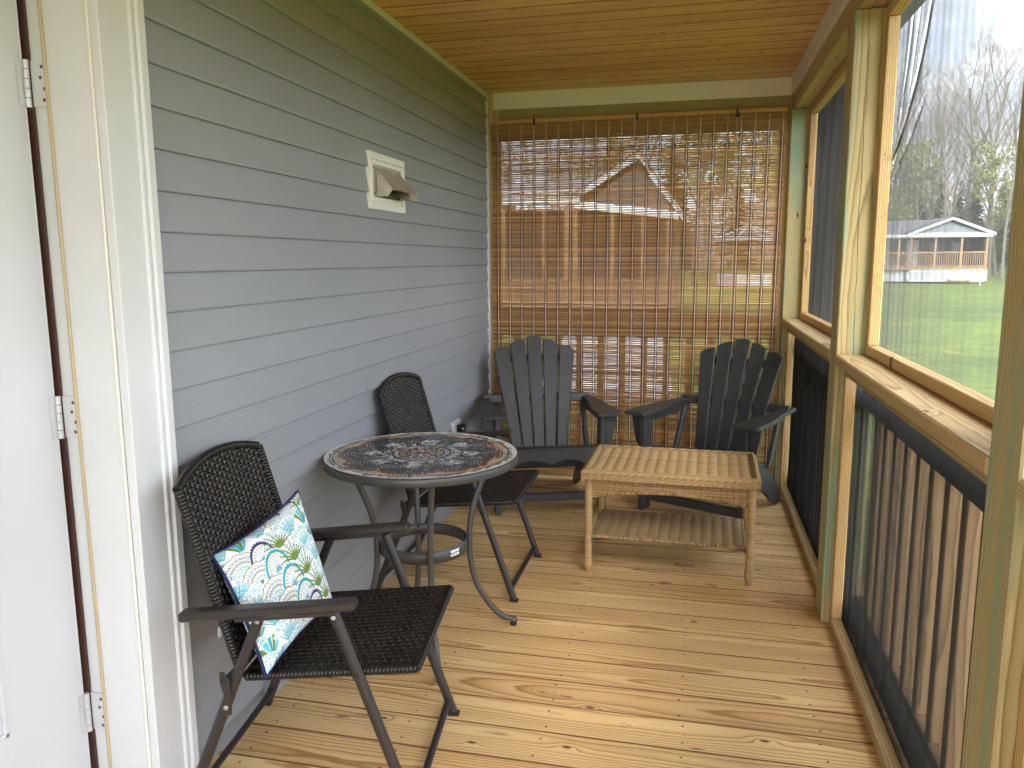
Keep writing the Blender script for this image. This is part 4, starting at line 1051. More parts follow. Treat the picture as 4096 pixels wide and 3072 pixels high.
# =====================================================================================  ADIRONDACK CHAIRS
def adirondack(origin, rz, label):
    t = empty('adirondack_chair', (*origin, 0), rz, label, 'chair', 'charcoal adirondack chairs by the blind')
    AZ = .570
    def rr(a, b, n=5):  # rounded slat top outline
        return
    for sg in (-1, 1):
        # front leg
        m = MB(); m.rnd(); m.obox((sg*.296, .045, AZ/2-.011), (0, 0, 1), (1, 0, 0), (0, 1, 0), AZ-.022, .035, .085, .004); m.build('leg', 'adir', t)
        # arm bracket facing front
        m = MB(); m.prism([(sg*.315, AZ-.024), (sg*.378, AZ-.024), (sg*.372, AZ-.07), (sg*.352, AZ-.165), (sg*.335, AZ-.20), (sg*.315, AZ-.21)], (0, .040, 0), (1, 0, 0), (0, 0, 1), (0, 1, 0), .022, .003); m.build('arm_bracket', 'adir', t)
        # arm: plan outline
        ol = [(.250, -.030), (.262, -.042), (.380, -.042), (.392, -.030), (.392, .06), (.388, .16), (.374, .27), (.362, .36), (.355, .46), (.350, .60), (.340, .625), (.296, .625), (.286, .60), (.286, .46), (.285, .38), (.278, .30), (.258, .22), (.250, .12)]
        m = MB(); m.prism([(sg*a, b) for a, b in ol], (0, 0, AZ-.011), (1, 0, 0), (0, 1, 0), (0, 0, 1), .022, .005); 
        m.obox((sg*.300, .30, AZ-.045), (0, 1, 0), (1, 0, 0), (0, 0, 1), .50, .020, .045, .003)
        m.build('armrest', 'adir', t)
        # side stringer to rear foot
        st = [(.02, .345), (.05, .350), (.30, .285), (.44, .235), (.52, .165), (.62, .045), (.64, .004), (.57, .003), (.50, .035), (.40, .11), (.20, .195), (.02, .245)]
        m = MB(); m.prism([(a, b) for a, b in st], (sg*.262, 0, 0), (0, 1, 0), (0, 0, 1), (1, 0, 0), .026, .004); m.build('stringer', 'adir', t)
        # rear strut arm -> stringer
        m = MB(); m.rnd(); m.obox((sg*.287, .455, .405), Vector((0, -.15, -.31)), (1, 0, 0), (0, 1, .2), .30, .024, .055, .003); m.build('strut', 'adir', t)
    # apron with scalloped lower edge
    pts = [(-.277, .358), (-.277, .285)]
    xs_ = np.linspace(-.277, .277, 45)
    for x in xs_:
        ax_ = abs(x)
        if ax_ > .205: z = .270
        elif ax_ > .012: z = .270+.032*math.sin(pi*(ax_-.0)/.205)**.8
        else: z = .270+.032*math.sin(pi*.012/.205)**.8-.006*(1-ax_/.012)
        pts.append((x, z))
    pts += [(.277, .285), (.277, .358)]
    m = MB(); m.prism(pts, (0, .012, 0), (1, 0, 0), (0, 0, 1), (0, 1, 0), .022, .003); m.build('apron', 'adir', t)
    # seat slats
    for k in range(5):
        a, b = .005+k*.083, .005+k*.083+.076; z = .368-.0*k-(k*.083)*.27 if k else .368
        m = MB(); m.rnd(); m.obox((0, (a+b)/2, z-.010), (1, 0, 0), (0, 1, -.27 if k else 0), (0, .27 if k else 0, 1), .555 if k else .557, .076, .022, .006); m.build('seat_slat', 'adir', t)
    # lower stretcher bar
    m = MB(); m.rnd(); m.obox((0, .035, .085), (1, 0, 0), (0, 1, 0), (0, 0, 1), .556, .035, .045, .003); m.build('stretcher', 'adir', t)
    # back slats (fan), plane from (y .40,z .235) to top
    yb, zb_, yt, zt = .405, .245, .665, .940
    bu = Vector((0, yt-yb, zt-zb_)); Lb = bu.length; bu.normalize()
    for k in range(-2, 3):
        x0, x1 = k*.0665, k*.1035; Lk = Lb-.002
        w0, w1 = .0302, .0458
        rt = 4; ol = [(x0-w0, 0), (x0+w0, 0)]
        cxt = x0+(x1-x0)*(Lk/Lb)
        n = 10
        for i in range(n+1):
            q = 1-2*i/n    # +1 .. -1
            if k == 0: dr = .012*abs(q)**3
            else:
                qo = (q*(1 if k > 0 else -1)+1)/2; hi_, ho_ = ((.021, .052), (.066, .098))[abs(k)-1]; dr = hi_+(ho_-hi_)*qo**2.3+(.004 if qo == 0 else 0)
            ol.append((cxt+w1*q, Lk-dr))
        m = MB(); m.prism(ol, (0, yb, zb_), (1, 0, 0), bu, (0, -1, 0), .020, .0035); bs = m.build('back_slat', 'adir', t)
        bn_ = Vector((1, 0, 0)).cross(bu)
        cc = Vector((x0+(x1-x0)*.46, yb, zb_))+bu*(Lb*.46)+bn_*.010
        m = MB(); m.disc(cc, bn_, .0048, .0014, 8); m.build('screw', 'screw', bs)
    for h, w, nm in ((.46, .66, 0), (.80, .43, 1)):
        cc = Vector((0, yb, zb_))+bu*(Lb*h)+Vector((0, .026, 0)); m = MB(); m.rnd(); m.obox(cc, (1, 0, 0), bu, (0, 1, -.2), w, .05, .022, .003); m.build('back_rail', 'adir', t)
    m = MB(); m.rnd(); m.obox((0, .47, .175), (1, 0, 0), (0, 0, 1), (0, 1, 0), .50, .07, .024, .003); m.build('back_rail', 'adir', t)
    return t
adirondack((-.751, 4.186), rad(20), 'charcoal adirondack chair nearest the grey siding, seen behind the mosaic table')
adirondack((-.002, 4.215), rad(-26), 'charcoal adirondack chair in the screened corner, partly hidden by the wicker coffee table')

# =====================================================================================  WICKER COFFEE TABLE
def coffee():
    t = empty('wicker_coffee_table', (-.083, 3.610, 0), rad(-1.2), 'tan wicker coffee table with lower shelf in front of the adirondack chairs', 'table')
    HXX, HYY, Z = .382, .250, .480
    # top: puffed panel
    m = MB(); NC = 15; IX, IY = HXX-.038, HYY-.040; cw = 2*IX/NC
    def P(s_p, tt):
        x = -IX+s_p; y = -IY+tt; q = (s_p % cw)/cw
        return Vector((x, y, Z-.0060+.0070*math.sin(pi*q)**.7-.0015*math.sin(pi*tt/(2*IY)))), Vector((0, 0, 1))
    weave(m, P, 2*IX, 2*IY, .0050, cw, .0, .0029, .0030, jit=.0006, sub=10, tone=(.25, 1))
    m.r = .2; m.obox((0, 0, Z-.0135), (1, 0, 0), (0, 1, 0), (0, 0, 1), 2*IX+.03, 2*IY+.03, .006)
    m.build('tabletop', 'wickert', t)
    # rim: woven band running round, 3 faces (top slope, side)
    m = MB()
    def rimface(prof):
        # prof: function q(0..1)->(offset outward, z)
        pass
    def band(o0, z0, o1, z1, sp_, wp, amp, hw, th):
        segs = [((-1, -1), (1, -1)), ((1, -1), (1, 1)), ((1, 1), (-1, 1)), ((-1, 1), (-1, -1))]
        for (a, b) in segs:
            A0 = Vector((a[0]*(HXX+o0), a[1]*(HYY+o0), z0)); B0 = Vector((b[0]*(HXX+o0), b[1]*(HYY+o0), z0)); A1 = Vector((a[0]*(HXX+o1), a[1]*(HYY+o1), z1)); B1 = Vector((b[0]*(HXX+o1), b[1]*(HYY+o1), z1))
            Lm = max((B0-A0).length, (B1-A1).length); Tl = (A1-A0).dot((Vector((0, 0, 1)) if abs(z1-z0) > 1e-6 else (A1-A0).normalized())); Tl = math.hypot(o1-o0, z1-z0)
            nr = (B0-A0).cross(A1-A0).normalized()
            ce = (A0+B0)/2; outw = Vector((ce.x, ce.y, .2 if True else 0)).normalized()
            if nr.dot(outw) < 0: nr = -nr
            def P(s_p, tt):
                f = tt/Tl; g = s_p/Lm; return A0.lerp(B0, g).lerp(A1.lerp(B1, g), f), nr
            weave(m, P, Lm, Tl, sp_, wp, amp, hw, th, tone=(.1, 1))
    band(-.040, Z-.006, -.010, Z, .0052, .014, .0018, .0027, .0022)
    band(-.010, Z, .0, Z-.010, .0048, .014, .002, .0026, .0022)
    band(.0, Z-.010, -.003, Z-.040, .0052, .014, .0022, .0027, .0024)
    for (a, b) in (((-1, -1), (1, -1)), ((1, -1), (1, 1)), ((1, 1), (-1, 1)), ((-1, 1), (-1, -1))):
        A = Vector((a[0]*(HXX-.002), a[1]*(HYY-.002), 0)); B = Vector((b[0]*(HXX-.002), b[1]*(HYY-.002), 0)); n = int((B-A).length/.005)
        for ph_, r_ in ((0, .0036), (pi*2/3, .0036), (pi*4/3, .0036)):
            for zc, off in ((Z-.012, 0), (Z-.036, -.001)):
                m.r = random.uniform(.4, 1); m.tube([A.lerp(B, i/n)+Vector((A.x/HXX*0, 0, zc))+((A+B)/2).normalized()*(.0045*math.cos(i*.9+ph_)+off)+Vector((0, 0, .0045*math.sin(i*.9+ph_))) for i in range(n+1)], r_*.75, 5)
        # wavy braid on the top inner edge
        A2 = Vector((a[0]*(HXX-.014), a[1]*(HYY-.014), Z+.001)); B2 = Vector((b[0]*(HXX-.014), b[1]*(HYY-.014), Z+.001))
        for ph_ in (0, pi):
            m.r = random.uniform(.3, 1); m.tube([A2.lerp(B2, i/n)+Vector((0, 0, .003*math.sin(i*.55+ph_)))+((A+B)/2).normalized()*.004*math.cos(i*.55+ph_) for i in range(n+1)], .0033, 5)
    m.r = .1; m.obox((0, 0, Z-.024), (1, 0, 0), (0, 1, 0), (0, 0, 1), 2*HXX-.014, 2*HYY-.014, .02)
    m.build('rim', 'wickert', t)
    # aprons
    AXX, AYY = .352, .214
    def apron(A, B, arch, nm):
        m = MB(); Lm = (B-A).length; d = (B-A).normalized(); nr = d.cross(Vector((0, 0, 1))); 
        if nr.dot((A+B)/2) < 0: nr = -nr
        low = lambda s_p: .352+arch*math.sin(pi*min(1, max(0, (s_p-.03)/(Lm-.06))))**.75
        rows = 19; sp_ = .0049
        for j in range(rows):
            z = Z-.044-j*sp_
            # spans where z above the arched edge
            n = int(Lm/.0035); run = []
            m.r = random.uniform(.1, 1); m.off = (random.uniform(0, 50), 0, 0)
            def flush(run):
                if len(run) < 4: return
                V = []; G = []; F = []
                for s_p in run:
                    p_ = A+d*s_p+Vector((0, 0, z)); h = .0022*math.sin(pi*s_p/.0135+pi*j)
                    for a_, b_ in ((-.0026, -.001), (-.0014, .0012), (.0014, .0012), (.0026, -.001)): V.append(p_+nr*(h+b_)+Vector((0, 0, a_))); G.append((s_p, a_, b_))
                for i in range(len(run)-1):
                    for k in range(3): F.append((i*4+k, i*4+k+4, i*4+k+5, i*4+k+1))
                m.add(V, F, G, True)
            for i in range(n+1):
                s_p = Lm*i/n
                if z > low(s_p)+.004: run.append(s_p)
                else: flush(run); run = []
            flush(run)
        m.r = .2
        k = int(Lm/.0135)
        for i in range(k+1):
            s_p = (i+.5)*.0135
            if s_p > Lm: break
            m.r = random.uniform(.1, .6); m.tube([A+d*s_p+Vector((0, 0, low(s_p))), A+d*s_p+Vector((0, 0, Z-.04))], .0024, 4, smooth=False)
        m.r = .05
        V = []; F = []
        for i in range(31):
            s_p = Lm*i/30; V.append(A+d*s_p+Vector((0, 0, low(s_p)+.004))-nr*.004); V.append(A+d*s_p+Vector((0, 0, Z-.04))-nr*.004)
        F = [(2*i, 2*i+2, 2*i+3, 2*i+1) for i in range(30)]; m.add(V, F, None, False)
        wrapped(m, [A+d*(Lm*i/20)+Vector((0, 0, low(Lm*i/20))) for i in range(21)], .0078, .0065, .0013, tone=(0, .6))
        m.build('apron', 'wickert', t)
    apron(Vector((-AXX, -AYY, 0)), Vector((AXX, -AYY, 0)), .034, 'f'); apron(Vector((-AXX, AYY, 0)), Vector((AXX, AYY, 0)), .034, 'b')
    apron(Vector((-AXX, -AYY, 0)), Vector((-AXX, AYY, 0)), .012, 'l'); apron(Vector((AXX, -AYY, 0)), Vector((AXX, AYY, 0)), .012, 'r')
    for sx_ in (-1, 1):
        for sy_ in (-1, 1):
            m = MB(); x, y = sx_*AXX, sy_*AYY
            wrapped(m, [(x, y, .022), (x, y, .065)], .0195, .0048, .001, 10, tone=(.45, .75)); wrapped(m, [(x, y, .065), (x, y, Z-.04)], .0172, .0060, .0014, 10, tone=(.45, .75))
            lg = m.build('leg', 'wickert', t)
            m = MB(); m.tube([(x, y, 0.0005), (x, y, .006), (x, y, .024)], [.0125, .014, .014], 12); m.build('foot', 'tassel', lg)
    # shelf
    m = MB(); SX, SY, SZ = .330, .186, .172; NC = 14; cw = 2*SX/NC; yo = -.028
    def Ps(s_p, tt):
        q = (s_p % cw)/cw; sag = -.004*math.sin(pi*tt/(2*SY)); return Vector((-SX+s_p, yo-SY+tt, SZ+.005*math.sin(pi*q)**.7+sag)), Vector((0, 0, 1))
    weave(m, Ps, 2*SX, 2*SY, .0048, cw, .0, .0027, .0024, jit=.0004, sub=8, tone=(.4, .85))
    m.r = .2; m.obox((0, yo, SZ-.006), (1, 0, 0), (0, 1, 0), (0, 0, 1), 2*SX, 2*SY, .004)
    for y in (yo-SY, yo+SY): wrapped(m, [(-AXX+.012, y, SZ-.004), (AXX-.012, y, SZ-.004)], .0082, .0055, .0012, tone=(0, .9))
    for x in (-SX, SX): wrapped(m, [(x, yo-SY, SZ-.004), (x, yo+SY, SZ-.004)], .0070, .0055, .0012, tone=(0, .9))
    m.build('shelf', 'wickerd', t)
    for sx_ in (-1, 1): m = MB(); m.tube([(sx_*(AXX-.03), yo-SY+.003, SZ-.018), (sx_*AXX, -AYY+.0, SZ-.018)], .004, 8); m.tube([(sx_*(AXX-.02), yo-SY-.012, SZ-.018), (sx_*(AXX-.02), yo-SY+.004, SZ-.018)], .006, 8); m.build('shelf_bolt', 'screw', t)
coffee()

# =====================================================================================  OUTSIDE
GZ = -.30
m = MB()
n = 70; V = []; F = []
for i in range(n+1):
    for j in range(n+1):
        x = -260+520*i/n; y = -60+420*j/n; V.append((x, y, GZ+.25*math.sin(x*.05)*math.cos(y*.04)*min(1, max(0, (math.hypot(x, y)-12)/60))))
for i in range(n):
    for j in range(n): F.append((i*(n+1)+j, (i+1)*(n+1)+j, (i+1)*(n+1)+j+1, i*(n+1)+j+1))
m.add(V, F, None, True); structure(m.build('lawn', 'grass'))
m = MB(); pts = [(-1.9, 9.5), (-.2, 9.2), (-.55, 17.0), (-1.2, 24.0), (-3.4, 24.0), (-2.7, 16)]
m.add([(x, y, GZ+.02) for x, y in pts], [tuple(range(len(pts)))], None, False); structure(m.build('path', 'gravel'))

def fp(par, inv):
    def f(mb, name, mats):
        o = mb.build(name, mats, par); o.matrix_parent_inverse = inv; return o
    return f
def gable(mb, x0, x1, y, zb, zp, th=.12):
    xm = (x0+x1)/2; mb.add([(x0, y, zb), (x1, y, zb), (xm, y, zp), (x0, y+th, zb), (x1, y+th, zb), (xm, y+th, zp)], [(0, 1, 2), (5, 4, 3), (0, 3, 4, 1), (1, 4, 5, 2), (2, 5, 3, 0)], None, False)
# far house seen through the window
hs = empty('cabin', (18.2, 65, GZ), 0, 'grey cabin with white trimmed gable porch standing across the lawn', 'cabin'); g_ = fp(hs, Matrix.Translation(-Vector(hs.location)))
Y = 65; X0, X1 = .2385*Y, .3215*Y; XM = .2831*Y; zb = 1.4+.0270*Y; zpk = 1.4+.0455*Y; dk = 1.4-.0100*Y; rl_ = 1.4+.0072*Y
m = MB(); m.box(10.2, X1+.25, Y-.25, Y+6, zb-.18, zb+.05, 'x', .01); m.box(X0, X1, Y+.0, Y+.12, zb-.06, zb+.16, 'x', .01); g_(m, 'eave_beam', 'housewhite')
m = MB(); gable(m, X0+.25, X1-.15, Y+.06, zb+.05, zpk-.25); g_(m, 'gable', 'housegrey')
m = MB()
for (xa, xb) in ((X0-.1, XM), (X1+.45, XM)):
    a = Vector((xa, Y-.12, zb+.03)); b = Vector((xb, Y-.12, zpk)); m.rnd(); m.obox((a+b)/2, b-a, (0, 1, 0), (0, 0, 1), (b-a).length, .2, .24, .01)
g_(m, 'bargeboard', 'housewhite')
m = MB()
m.add([(X0-.25, Y-.3, zb+.16), (XM, Y-.3, zpk+.18), (XM, Y+7, zpk+.18), (X0-.25, Y+7, zb+.16)], [(0, 1, 2, 3)], None, False)
m.add([(XM, Y-.3, zpk+.18), (X1+.55, Y-.3, zb+.14), (X1+.55, Y+7, zb+.14), (XM, Y+7, zpk+.18)], [(0, 1, 2, 3)], None, False)
m.add([(8.0, Y+.6, zb+.10), (X0+2.2, Y+.6, zb+.10), (XM, Y+4.0, zpk+.1), (8.0, Y+4.0, zpk-.1)], [(0, 1, 2, 3)], None, False)
m.add([(8.0, Y+8, zb), (X1, Y+8, zb), (XM, Y+4.0, zpk+.1), (8.0, Y+4.0, zpk-.1)], [(3, 2, 1, 0)], None, False)
g_(m, 'roof', 'roofgrey')
m = MB(); m.box(8.0, 14.7, Y+2.2, Y+7.5, dk, zb, 'x', .01); g_(m, 'wall', 'housewhite')
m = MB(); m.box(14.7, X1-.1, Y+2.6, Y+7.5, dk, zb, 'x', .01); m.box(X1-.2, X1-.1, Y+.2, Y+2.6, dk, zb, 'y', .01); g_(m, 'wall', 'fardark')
m = MB(); m.box(16.0, 16.9, Y+2.5, Y+2.61, dk+.1, dk+2.1, 'z', .01); g_(m, 'door', 'housewhite')
for xa in (17.7, 19.2): m = MB(); m.box(xa, xa+1, Y+2.5, Y+2.61, dk+.9, dk+1.9, 'z', .01); g_(m, 'window', 'farglass')
for f_ in (.2420, .2675, .2946, .3206, .2290):
    m = MB(); xx = f_*Y; m.box(xx-.07, xx+.07, Y+.0-.13, Y+.0, dk, zb-.18, 'z', .01); g_(m, 'post', 'farwood')
m = MB(); m.box(8.0, X1, Y-.12, Y-.04, rl_-.05, rl_+.05, 'x', .01); m.box(8.0, X1, Y-.12, Y-.04, dk+.05, dk+.13, 'x', .01)
x = 8.1
while x < X1: m.box(x, x+.045, Y-.11, Y-.06, dk+.13, rl_-.05, 'z', .004); x += .15
g_(m, 'railing', 'farwood')
m = MB(); m.box(8.0, X1, Y-.14, Y+2.6, dk-.16, dk, 'x', .01); g_(m, 'deck', 'farwood')
m = MB(); zl = dk-.18
for k in range(30): xx = X0+.1+k*(X1-X0-.1)/30; m.box(xx, xx+.11, Y-.10, Y-.08, GZ+.05, zl, 'z', .004)
for k in range(7): zz_ = GZ+.06+k*.14; m.box(X0, X1+.05, Y-.12, Y-.10, zz_, zz_+.08, 'x', .004)
for q in ((X0, X0+.16), (X1-.1, X1+.08)): m.box(q[0], q[1], Y-.15, Y-.12, GZ, zl, 'z', .01)
m.box(X0, X1, Y-.15, Y-.12, zl-.14, zl, 'x', .01); m.box(X0, X1, Y-.15, Y-.12, GZ, GZ+.12, 'x', .01); m.box(8, X1, Y+.2, Y+.3, GZ, dk-.17, 'x', .01)
g_(m, 'lattice_skirt', 'housewhite')
m = MB(); m.sphere((18.9, 64.2, GZ+.12), .55, (1.5, .7, .35)); tag(m.build('boulder', 'rock'), 'pale low boulder on the lawn in front of the cabin', 'boulder')
m = MB(); m.tube([(17.6, 55.5, GZ), (17.6, 55.5, .55)], .04, 6); m.box(17.45, 17.75, 55.45, 55.55, .5, .62, 'x', .01); tag(m.build('yard_stake', 'housewhite'), 'thin white stake standing on the lawn before the cabin', 'stake')

# neighbour house seen through the blind
nb = empty('neighbour_house', (-4, 26, GZ), 0, 'gabled house with covered porch seen through the bamboo blind', 'house'); g_ = fp(nb, Matrix.Translation(-Vector(nb.location)))
Y = 26; dz = lambda s_p, yy=Y: 1.4+s_p*yy; ddk = dz(-.058); top = dz(.058)
gx0, gx1, gxm, gpk = -.1430*Y, -.022*Y, -.071*Y, dz(.1274)
m = MB(); m.add([(gx0, Y, top+.25), (gx1, Y, top-.1), (gxm, Y, gpk-.25), (gx0, Y+.1, top+.25), (gx1, Y+.1, top-.1), (gxm, Y+.1, gpk-.25)], [(0, 1, 2), (5, 4, 3), (0, 3, 4, 1), (1, 4, 5, 2), (2, 5, 3, 0)], None, False); g_(m, 'gable', 'fardark')
m = MB()
for a, b in (((gx0, Y-.1, dz(.083)), (gxm, Y-.1, gpk)), ((gx1+.15, Y-.1, dz(.052)), (gxm, Y-.1, gpk)), ((gx0-.2, Y-.1, dz(.070)), (gx1, Y-.1, dz(.054)))):
    a, b = Vector(a), Vector(b); m.rnd(); m.obox((a+b)/2, b-a, (0, 1, 0), (0, 0, 1), (b-a).length, .08, .26, .01)
g_(m, 'bargeboard', 'housewhite')
m = MB(); m.add([(-12, Y-.3, dz(.086)), (gx0+.2, Y-.3, dz(.082)), (gxm-.4, Y+4, dz(.12)), (-12, Y+4, dz(.105))], [(0, 1, 2, 3)], None, False)
m.add([(gx1+.2, Y-.25, dz(.053)), (gxm, Y-.25, gpk+.15), (gxm, Y+7, gpk+.15), (gx1+.2, Y+7, dz(.053))], [(0, 1, 2, 3)], None, False); m.add([(gx0-.2, Y-.25, dz(.083)), (gxm, Y-.25, gpk+.15), (gxm, Y+7, gpk+.15), (gx0-.2, Y+7, dz(.083))], [(0, 1, 2, 3)], None, False)
g_(m, 'roof', 'roofgrey')
m = MB(); m.box(-12, gx0, Y-.2, Y-.1, dz(.071), dz(.087), 'x', .01); g_(m, 'fascia', 'housewhite')
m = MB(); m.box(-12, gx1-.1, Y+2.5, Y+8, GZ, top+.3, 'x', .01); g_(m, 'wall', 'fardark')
for f_, w_ in ((-.2429, .16), (-.1894, .12), (-.160, .16), (-.149, .16), (-.1023, .12), (-.0647, .12), (-.0341, .12)):
    m = MB(); m.box(f_*Y-w_/2, f_*Y+w_/2, Y-.06, Y+.06, ddk, top+.2, 'z', .01); g_(m, 'post', 'neighwood')
m = MB(); m.box(-12, gx1-.05, Y-.1, Y-.04, dz(-.026), dz(-.023), 'x', .005); m.box(-12, gx1-.05, Y-.1, Y-.04, dz(-.054), dz(-.051), 'x', .005); x = -11.9
while x < gx1-.1: m.box(x, x+.045, Y-.09, Y-.05, dz(-.051), dz(-.026), 'z', .004); x += .14
g_(m, 'railing', 'neighwood')
m = MB(); m.box(-12, gx1-.05, Y-.12, Y+2.5, dz(-.060), dz(-.056), 'x', .01); g_(m, 'deck', 'neighwood')
m = MB(); 
for q in ((-5.6, -4.9), (-2.5, -1.7)): m.box(q[0], q[1], Y+2.42, Y+2.51, .6, 1.8, 'z', .01)
g_(m, 'window', 'farglass')
# gazebo to the right of it
gz = empty('gazebo', (3.4, 56, GZ), 0, 'white trimmed gazebo on the lawn seen through the right side of the blind', 'gazebo'); gi = Matrix.Translation(Vector((0, 0, 0)))
m = MB(); rg = 2.3; zb = 2.75-GZ; zp = 3.75-GZ; V = [(0, 0, zp)]; k = 8
for i in range(k): a = 2*pi*(i+.5)/k; V.append((rg*math.cos(a), rg*math.sin(a), zb))
m.add(V, [(0, 1+i, 1+(i+1) % k) for i in range(k)], None, False); m.build('roof', 'roofgrey', gz)
m = MB()
for i in range(k):
    a, b = Vector(V[1+i]), Vector(V[1+(i+1) % k]); m.rnd(); m.obox((a+b)/2+Vector((0, 0, -.06)), b-a, (0, 0, 1), (a+b).cross(Vector((0, 0, 1))) if False else Vector((a.x+b.x, a.y+b.y, 0)), (b-a).length, .16, .08, .01)
    m.tube([V[0], a], .06, 5)
m.build('roof_trim', 'housewhite', gz)
for i in range(k):
    a = Vector(V[1+i])*.92; m = MB(); m.tube([(a.x, a.y, 0), (a.x, a.y, zb)], .07, 6); m.build('post', 'farwood', gz)
m = MB()
for i in range(k):
    a, b = Vector(V[1+i])*.93, Vector(V[1+(i+1) % k])*.93; m.rnd(); m.obox(Vector(((a.x+b.x)/2, (a.y+b.y)/2, .40)), Vector((b.x-a.x, b.y-a.y, 0)), (0, 0, 1), Vector((a.x+b.x, a.y+b.y, 0)), (b-a).length, .75, .05, .01)
m.build('skirt', 'housewhite', gz)

# trees
def bare_tree(h, seed, budded=0., twig_n=1):
    rr = random.Random(seed); tr = MB(); cw = MB()
    def branch(p_, d, l, r, lev):
        n = 3; pts = [p_]; rs = [r]; q = Vector(p_); dd = Vector(d)
        for i in range(n):
            dd = (dd+Vector((rr.uniform(-1, 1), rr.uniform(-1, 1), rr.uniform(-.3, .9)))*.13).normalized(); q = q+dd*l/n; pts.append(q.copy()); rs.append(r*(1-.5*(i+1)/n))
        (tr if lev < 2 else cw).r = rr.random()
        (tr if lev < 2 else cw).tube(pts, rs, 5 if lev < 2 else 3, cap=False, smooth=lev < 2)
        if lev >= 4: 
            if budded:
                for _ in range(3):
                    c = pts[rr.randint(1, 3)]+Vector((rr.uniform(-1, 1), rr.uniform(-1, 1), rr.uniform(-1, 1)))*.25; s_p = rr.uniform(.06, .16); cw.r = rr.random(); cw.m = 1
                    a = Vector((rr.uniform(-1, 1), rr.uniform(-1, 1), rr.uniform(-1, 1))).normalized(); b = a.orthogonal().normalized(); cw.add([c-a*s_p, c+b*s_p, c+a*s_p, c-b*s_p], [(0, 1, 2, 3)], None, False); cw.m = 0
            return
        k = (9, 5, 5, 4)[lev]
        for i in range(k):
            f = (.30+.68*(i+.5)/k) if lev == 0 else (.25+.75*(i+.5)/k); j = min(n-1, int(f*n)); b0 = pts[j].lerp(pts[j+1], f*n-j)
            az = rr.uniform(0, 2*pi); t_ = (pts[j+1]-pts[j]).normalized(); o1 = t_.orthogonal().normalized(); o2 = t_.cross(o1)
            sp_ = rr.uniform(.45, .85) if lev == 0 else rr.uniform(.5, .95)
            nd_ = (t_*math.cos(sp_)+(o1*math.cos(az)+o2*math.sin(az))*math.sin(sp_)+Vector((0, 0, .15))).normalized()
            branch(b0, nd_, l*rr.uniform(.36, .5)*(1.15-.5*f if lev == 0 else 1), max(.012, r*(1-.5*f)*.45), lev+1)
    branch(Vector((0, 0, -.3)), Vector((0, 0, 1)), h, h*.013, 0)
    return tr, cw
def spruce(h, seed):
    rr = random.Random(seed); tr = MB(); cw = MB(); tr.tube([(0, 0, -.3), (0, 0, h*.5), (0, 0, h*.98)], [h*.014, h*.008, .02], 6, cap=False)
    n = int(h*4.2)
    for i in range(n):
        f = (i+.5)/n; z = h*(.10+.90*f); R_ = h*.20*(1-f)**.85*rr.uniform(.75, 1.15)+.1
        for k in range(7):
            if rr.random() < .12: continue
            a = rr.uniform(0, 2*pi); L_ = R_*rr.uniform(.7, 1.1); d = Vector((math.cos(a), math.sin(a), -.28)); sd2 = Vector((-math.sin(a), math.cos(a), 0))
            for q in range(6):
                c = Vector((0, 0, z))+d*L_*(q+.6)/6+Vector((0, 0, rr.uniform(-.1, .1))); s_p = .15+.28*(1-q/7)*R_/2.2; cw.r = rr.random()
                ax_ = (sd2*rr.uniform(-1, 1)+d*rr.uniform(.3, 1)).normalized(); w_ = sd2*s_p*.5+Vector((0, 0, -s_p*.5))
                cw.add([c-ax_*s_p, c+w_, c+ax_*s_p*1.2, c-w_*.4], [(0, 1, 2, 3)], None, False)
    return tr, cw
protos = {}
def proto(key, pair, cm):
    tr, cw = pair; a = tr.build('trunk', 'bark'); b = cw.build('crown', cm); C.objects.unlink(a); C.objects.unlink(b); protos[key] = (a, b)
proto('bare1', bare_tree(15, 3), 'twigs'); proto('bare2', bare_tree(17, 8), 'twigs'); proto('bud', bare_tree(12, 12, 1.), ['twigs', 'buds']); proto('spr', spruce(13, 5), 'needles'); proto('spr2', spruce(11, 9), 'needles')
TREELAB = {'bare': ('tall bare grey deciduous tree in the wood behind the houses', 'bare trees of the wood'), 'bud': ('smaller tree with yellow green spring buds at the edge of the wood', 'budding trees of the wood'), 'spr': ('dark green spruce among the bare trees of the wood', 'spruces of the wood')}
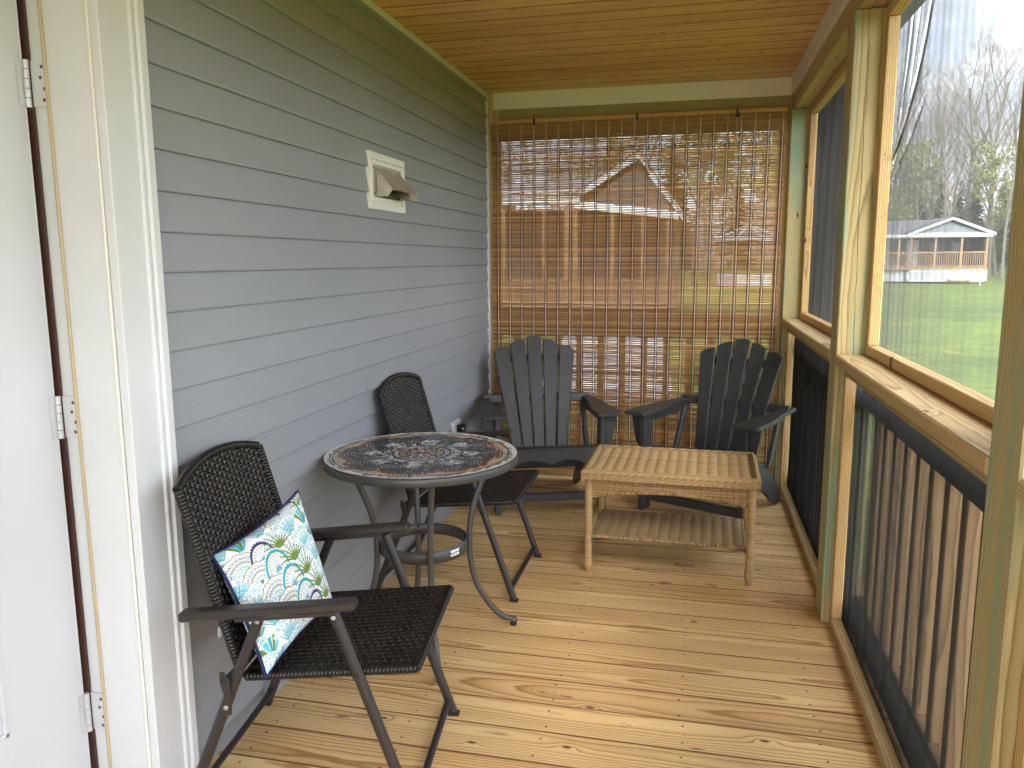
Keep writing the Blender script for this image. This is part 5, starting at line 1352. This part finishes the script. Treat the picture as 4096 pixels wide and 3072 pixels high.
def tree(key, x, y, sc, rz):
    kd = 'bare' if key.startswith('bare') else ('spr' if key.startswith('spr') else 'bud')
    r = empty({'bare': 'bare_tree', 'bud': 'budding_tree', 'spr': 'spruce'}[kd], (x, y, GZ), rz, TREELAB[kd][0], 'tree', TREELAB[kd][1]); r.scale = (sc,)*3
    for q in protos[key]: c = q.copy(); C.objects.link(c); c.parent = r
rt_ = random.Random(21)
def row(y, f0, f1, nn, keys, sc):
    for i in range(nn):
        f = f0+(f1-f0)*(i+rt_.uniform(.2, .8))/nn; yy = y+rt_.uniform(-5, 5); tree(rt_.choice(keys), f*yy, yy, sc*rt_.uniform(.8, 1.2), rt_.uniform(0, 6.28))
row(80, .19, .46, 10, ['bare1', 'bare2', 'bare1', 'bud'], .95)
row(90, .17, .46, 12, ['bare1', 'bare2', 'spr2', 'bud', 'bare1'], 1.0)
row(102, .15, .48, 15, ['bare1', 'bare2', 'spr2', 'bare2'], 1.1)
row(118, .15, .5, 14, ['bare1', 'spr', 'bare2', 'spr2'], 1.1)
row(62, -.32, .03, 4, ['bare1', 'bare2', 'spr', 'bud'], 1.0)
row(78, -.32, .19, 8, ['bare1', 'bare2', 'spr', 'bud'], 1.1)
row(95, -.32, .17, 9, ['bare1', 'spr', 'bare2', 'spr2'], 1.2)
row(44, .10, .13, 1, ['bud'], .7)
# far mass of woodland
cw = MB(); rr = random.Random(4)
for i in range(24000):
    f = rr.uniform(-.40, .60); y = rr.uniform(125, 160); z = GZ+rr.random()**1.2*(11+3*math.sin(f*31)+2*math.sin(f*77)); s_p = rr.uniform(.25, .7); c = Vector((f*y, y, z)); cw.r = rr.random()
    a = Vector((rr.uniform(-1, 1), rr.uniform(-.4, .4), rr.uniform(-1, 1))).normalized(); b = Vector((-a.z, 0, a.x))
    cw.add([c-a*s_p, c+b*s_p*.35, c+a*s_p, c-b*s_p*.35], [(0, 1, 2, 3)], None, False)
o = cw.build('treeline', 'twigs'); o['kind'] = 'stuff'; tag(o, 'far grey brown woodland behind the separate trees', 'woodland')
# shrubs close outside at the bottom of the window
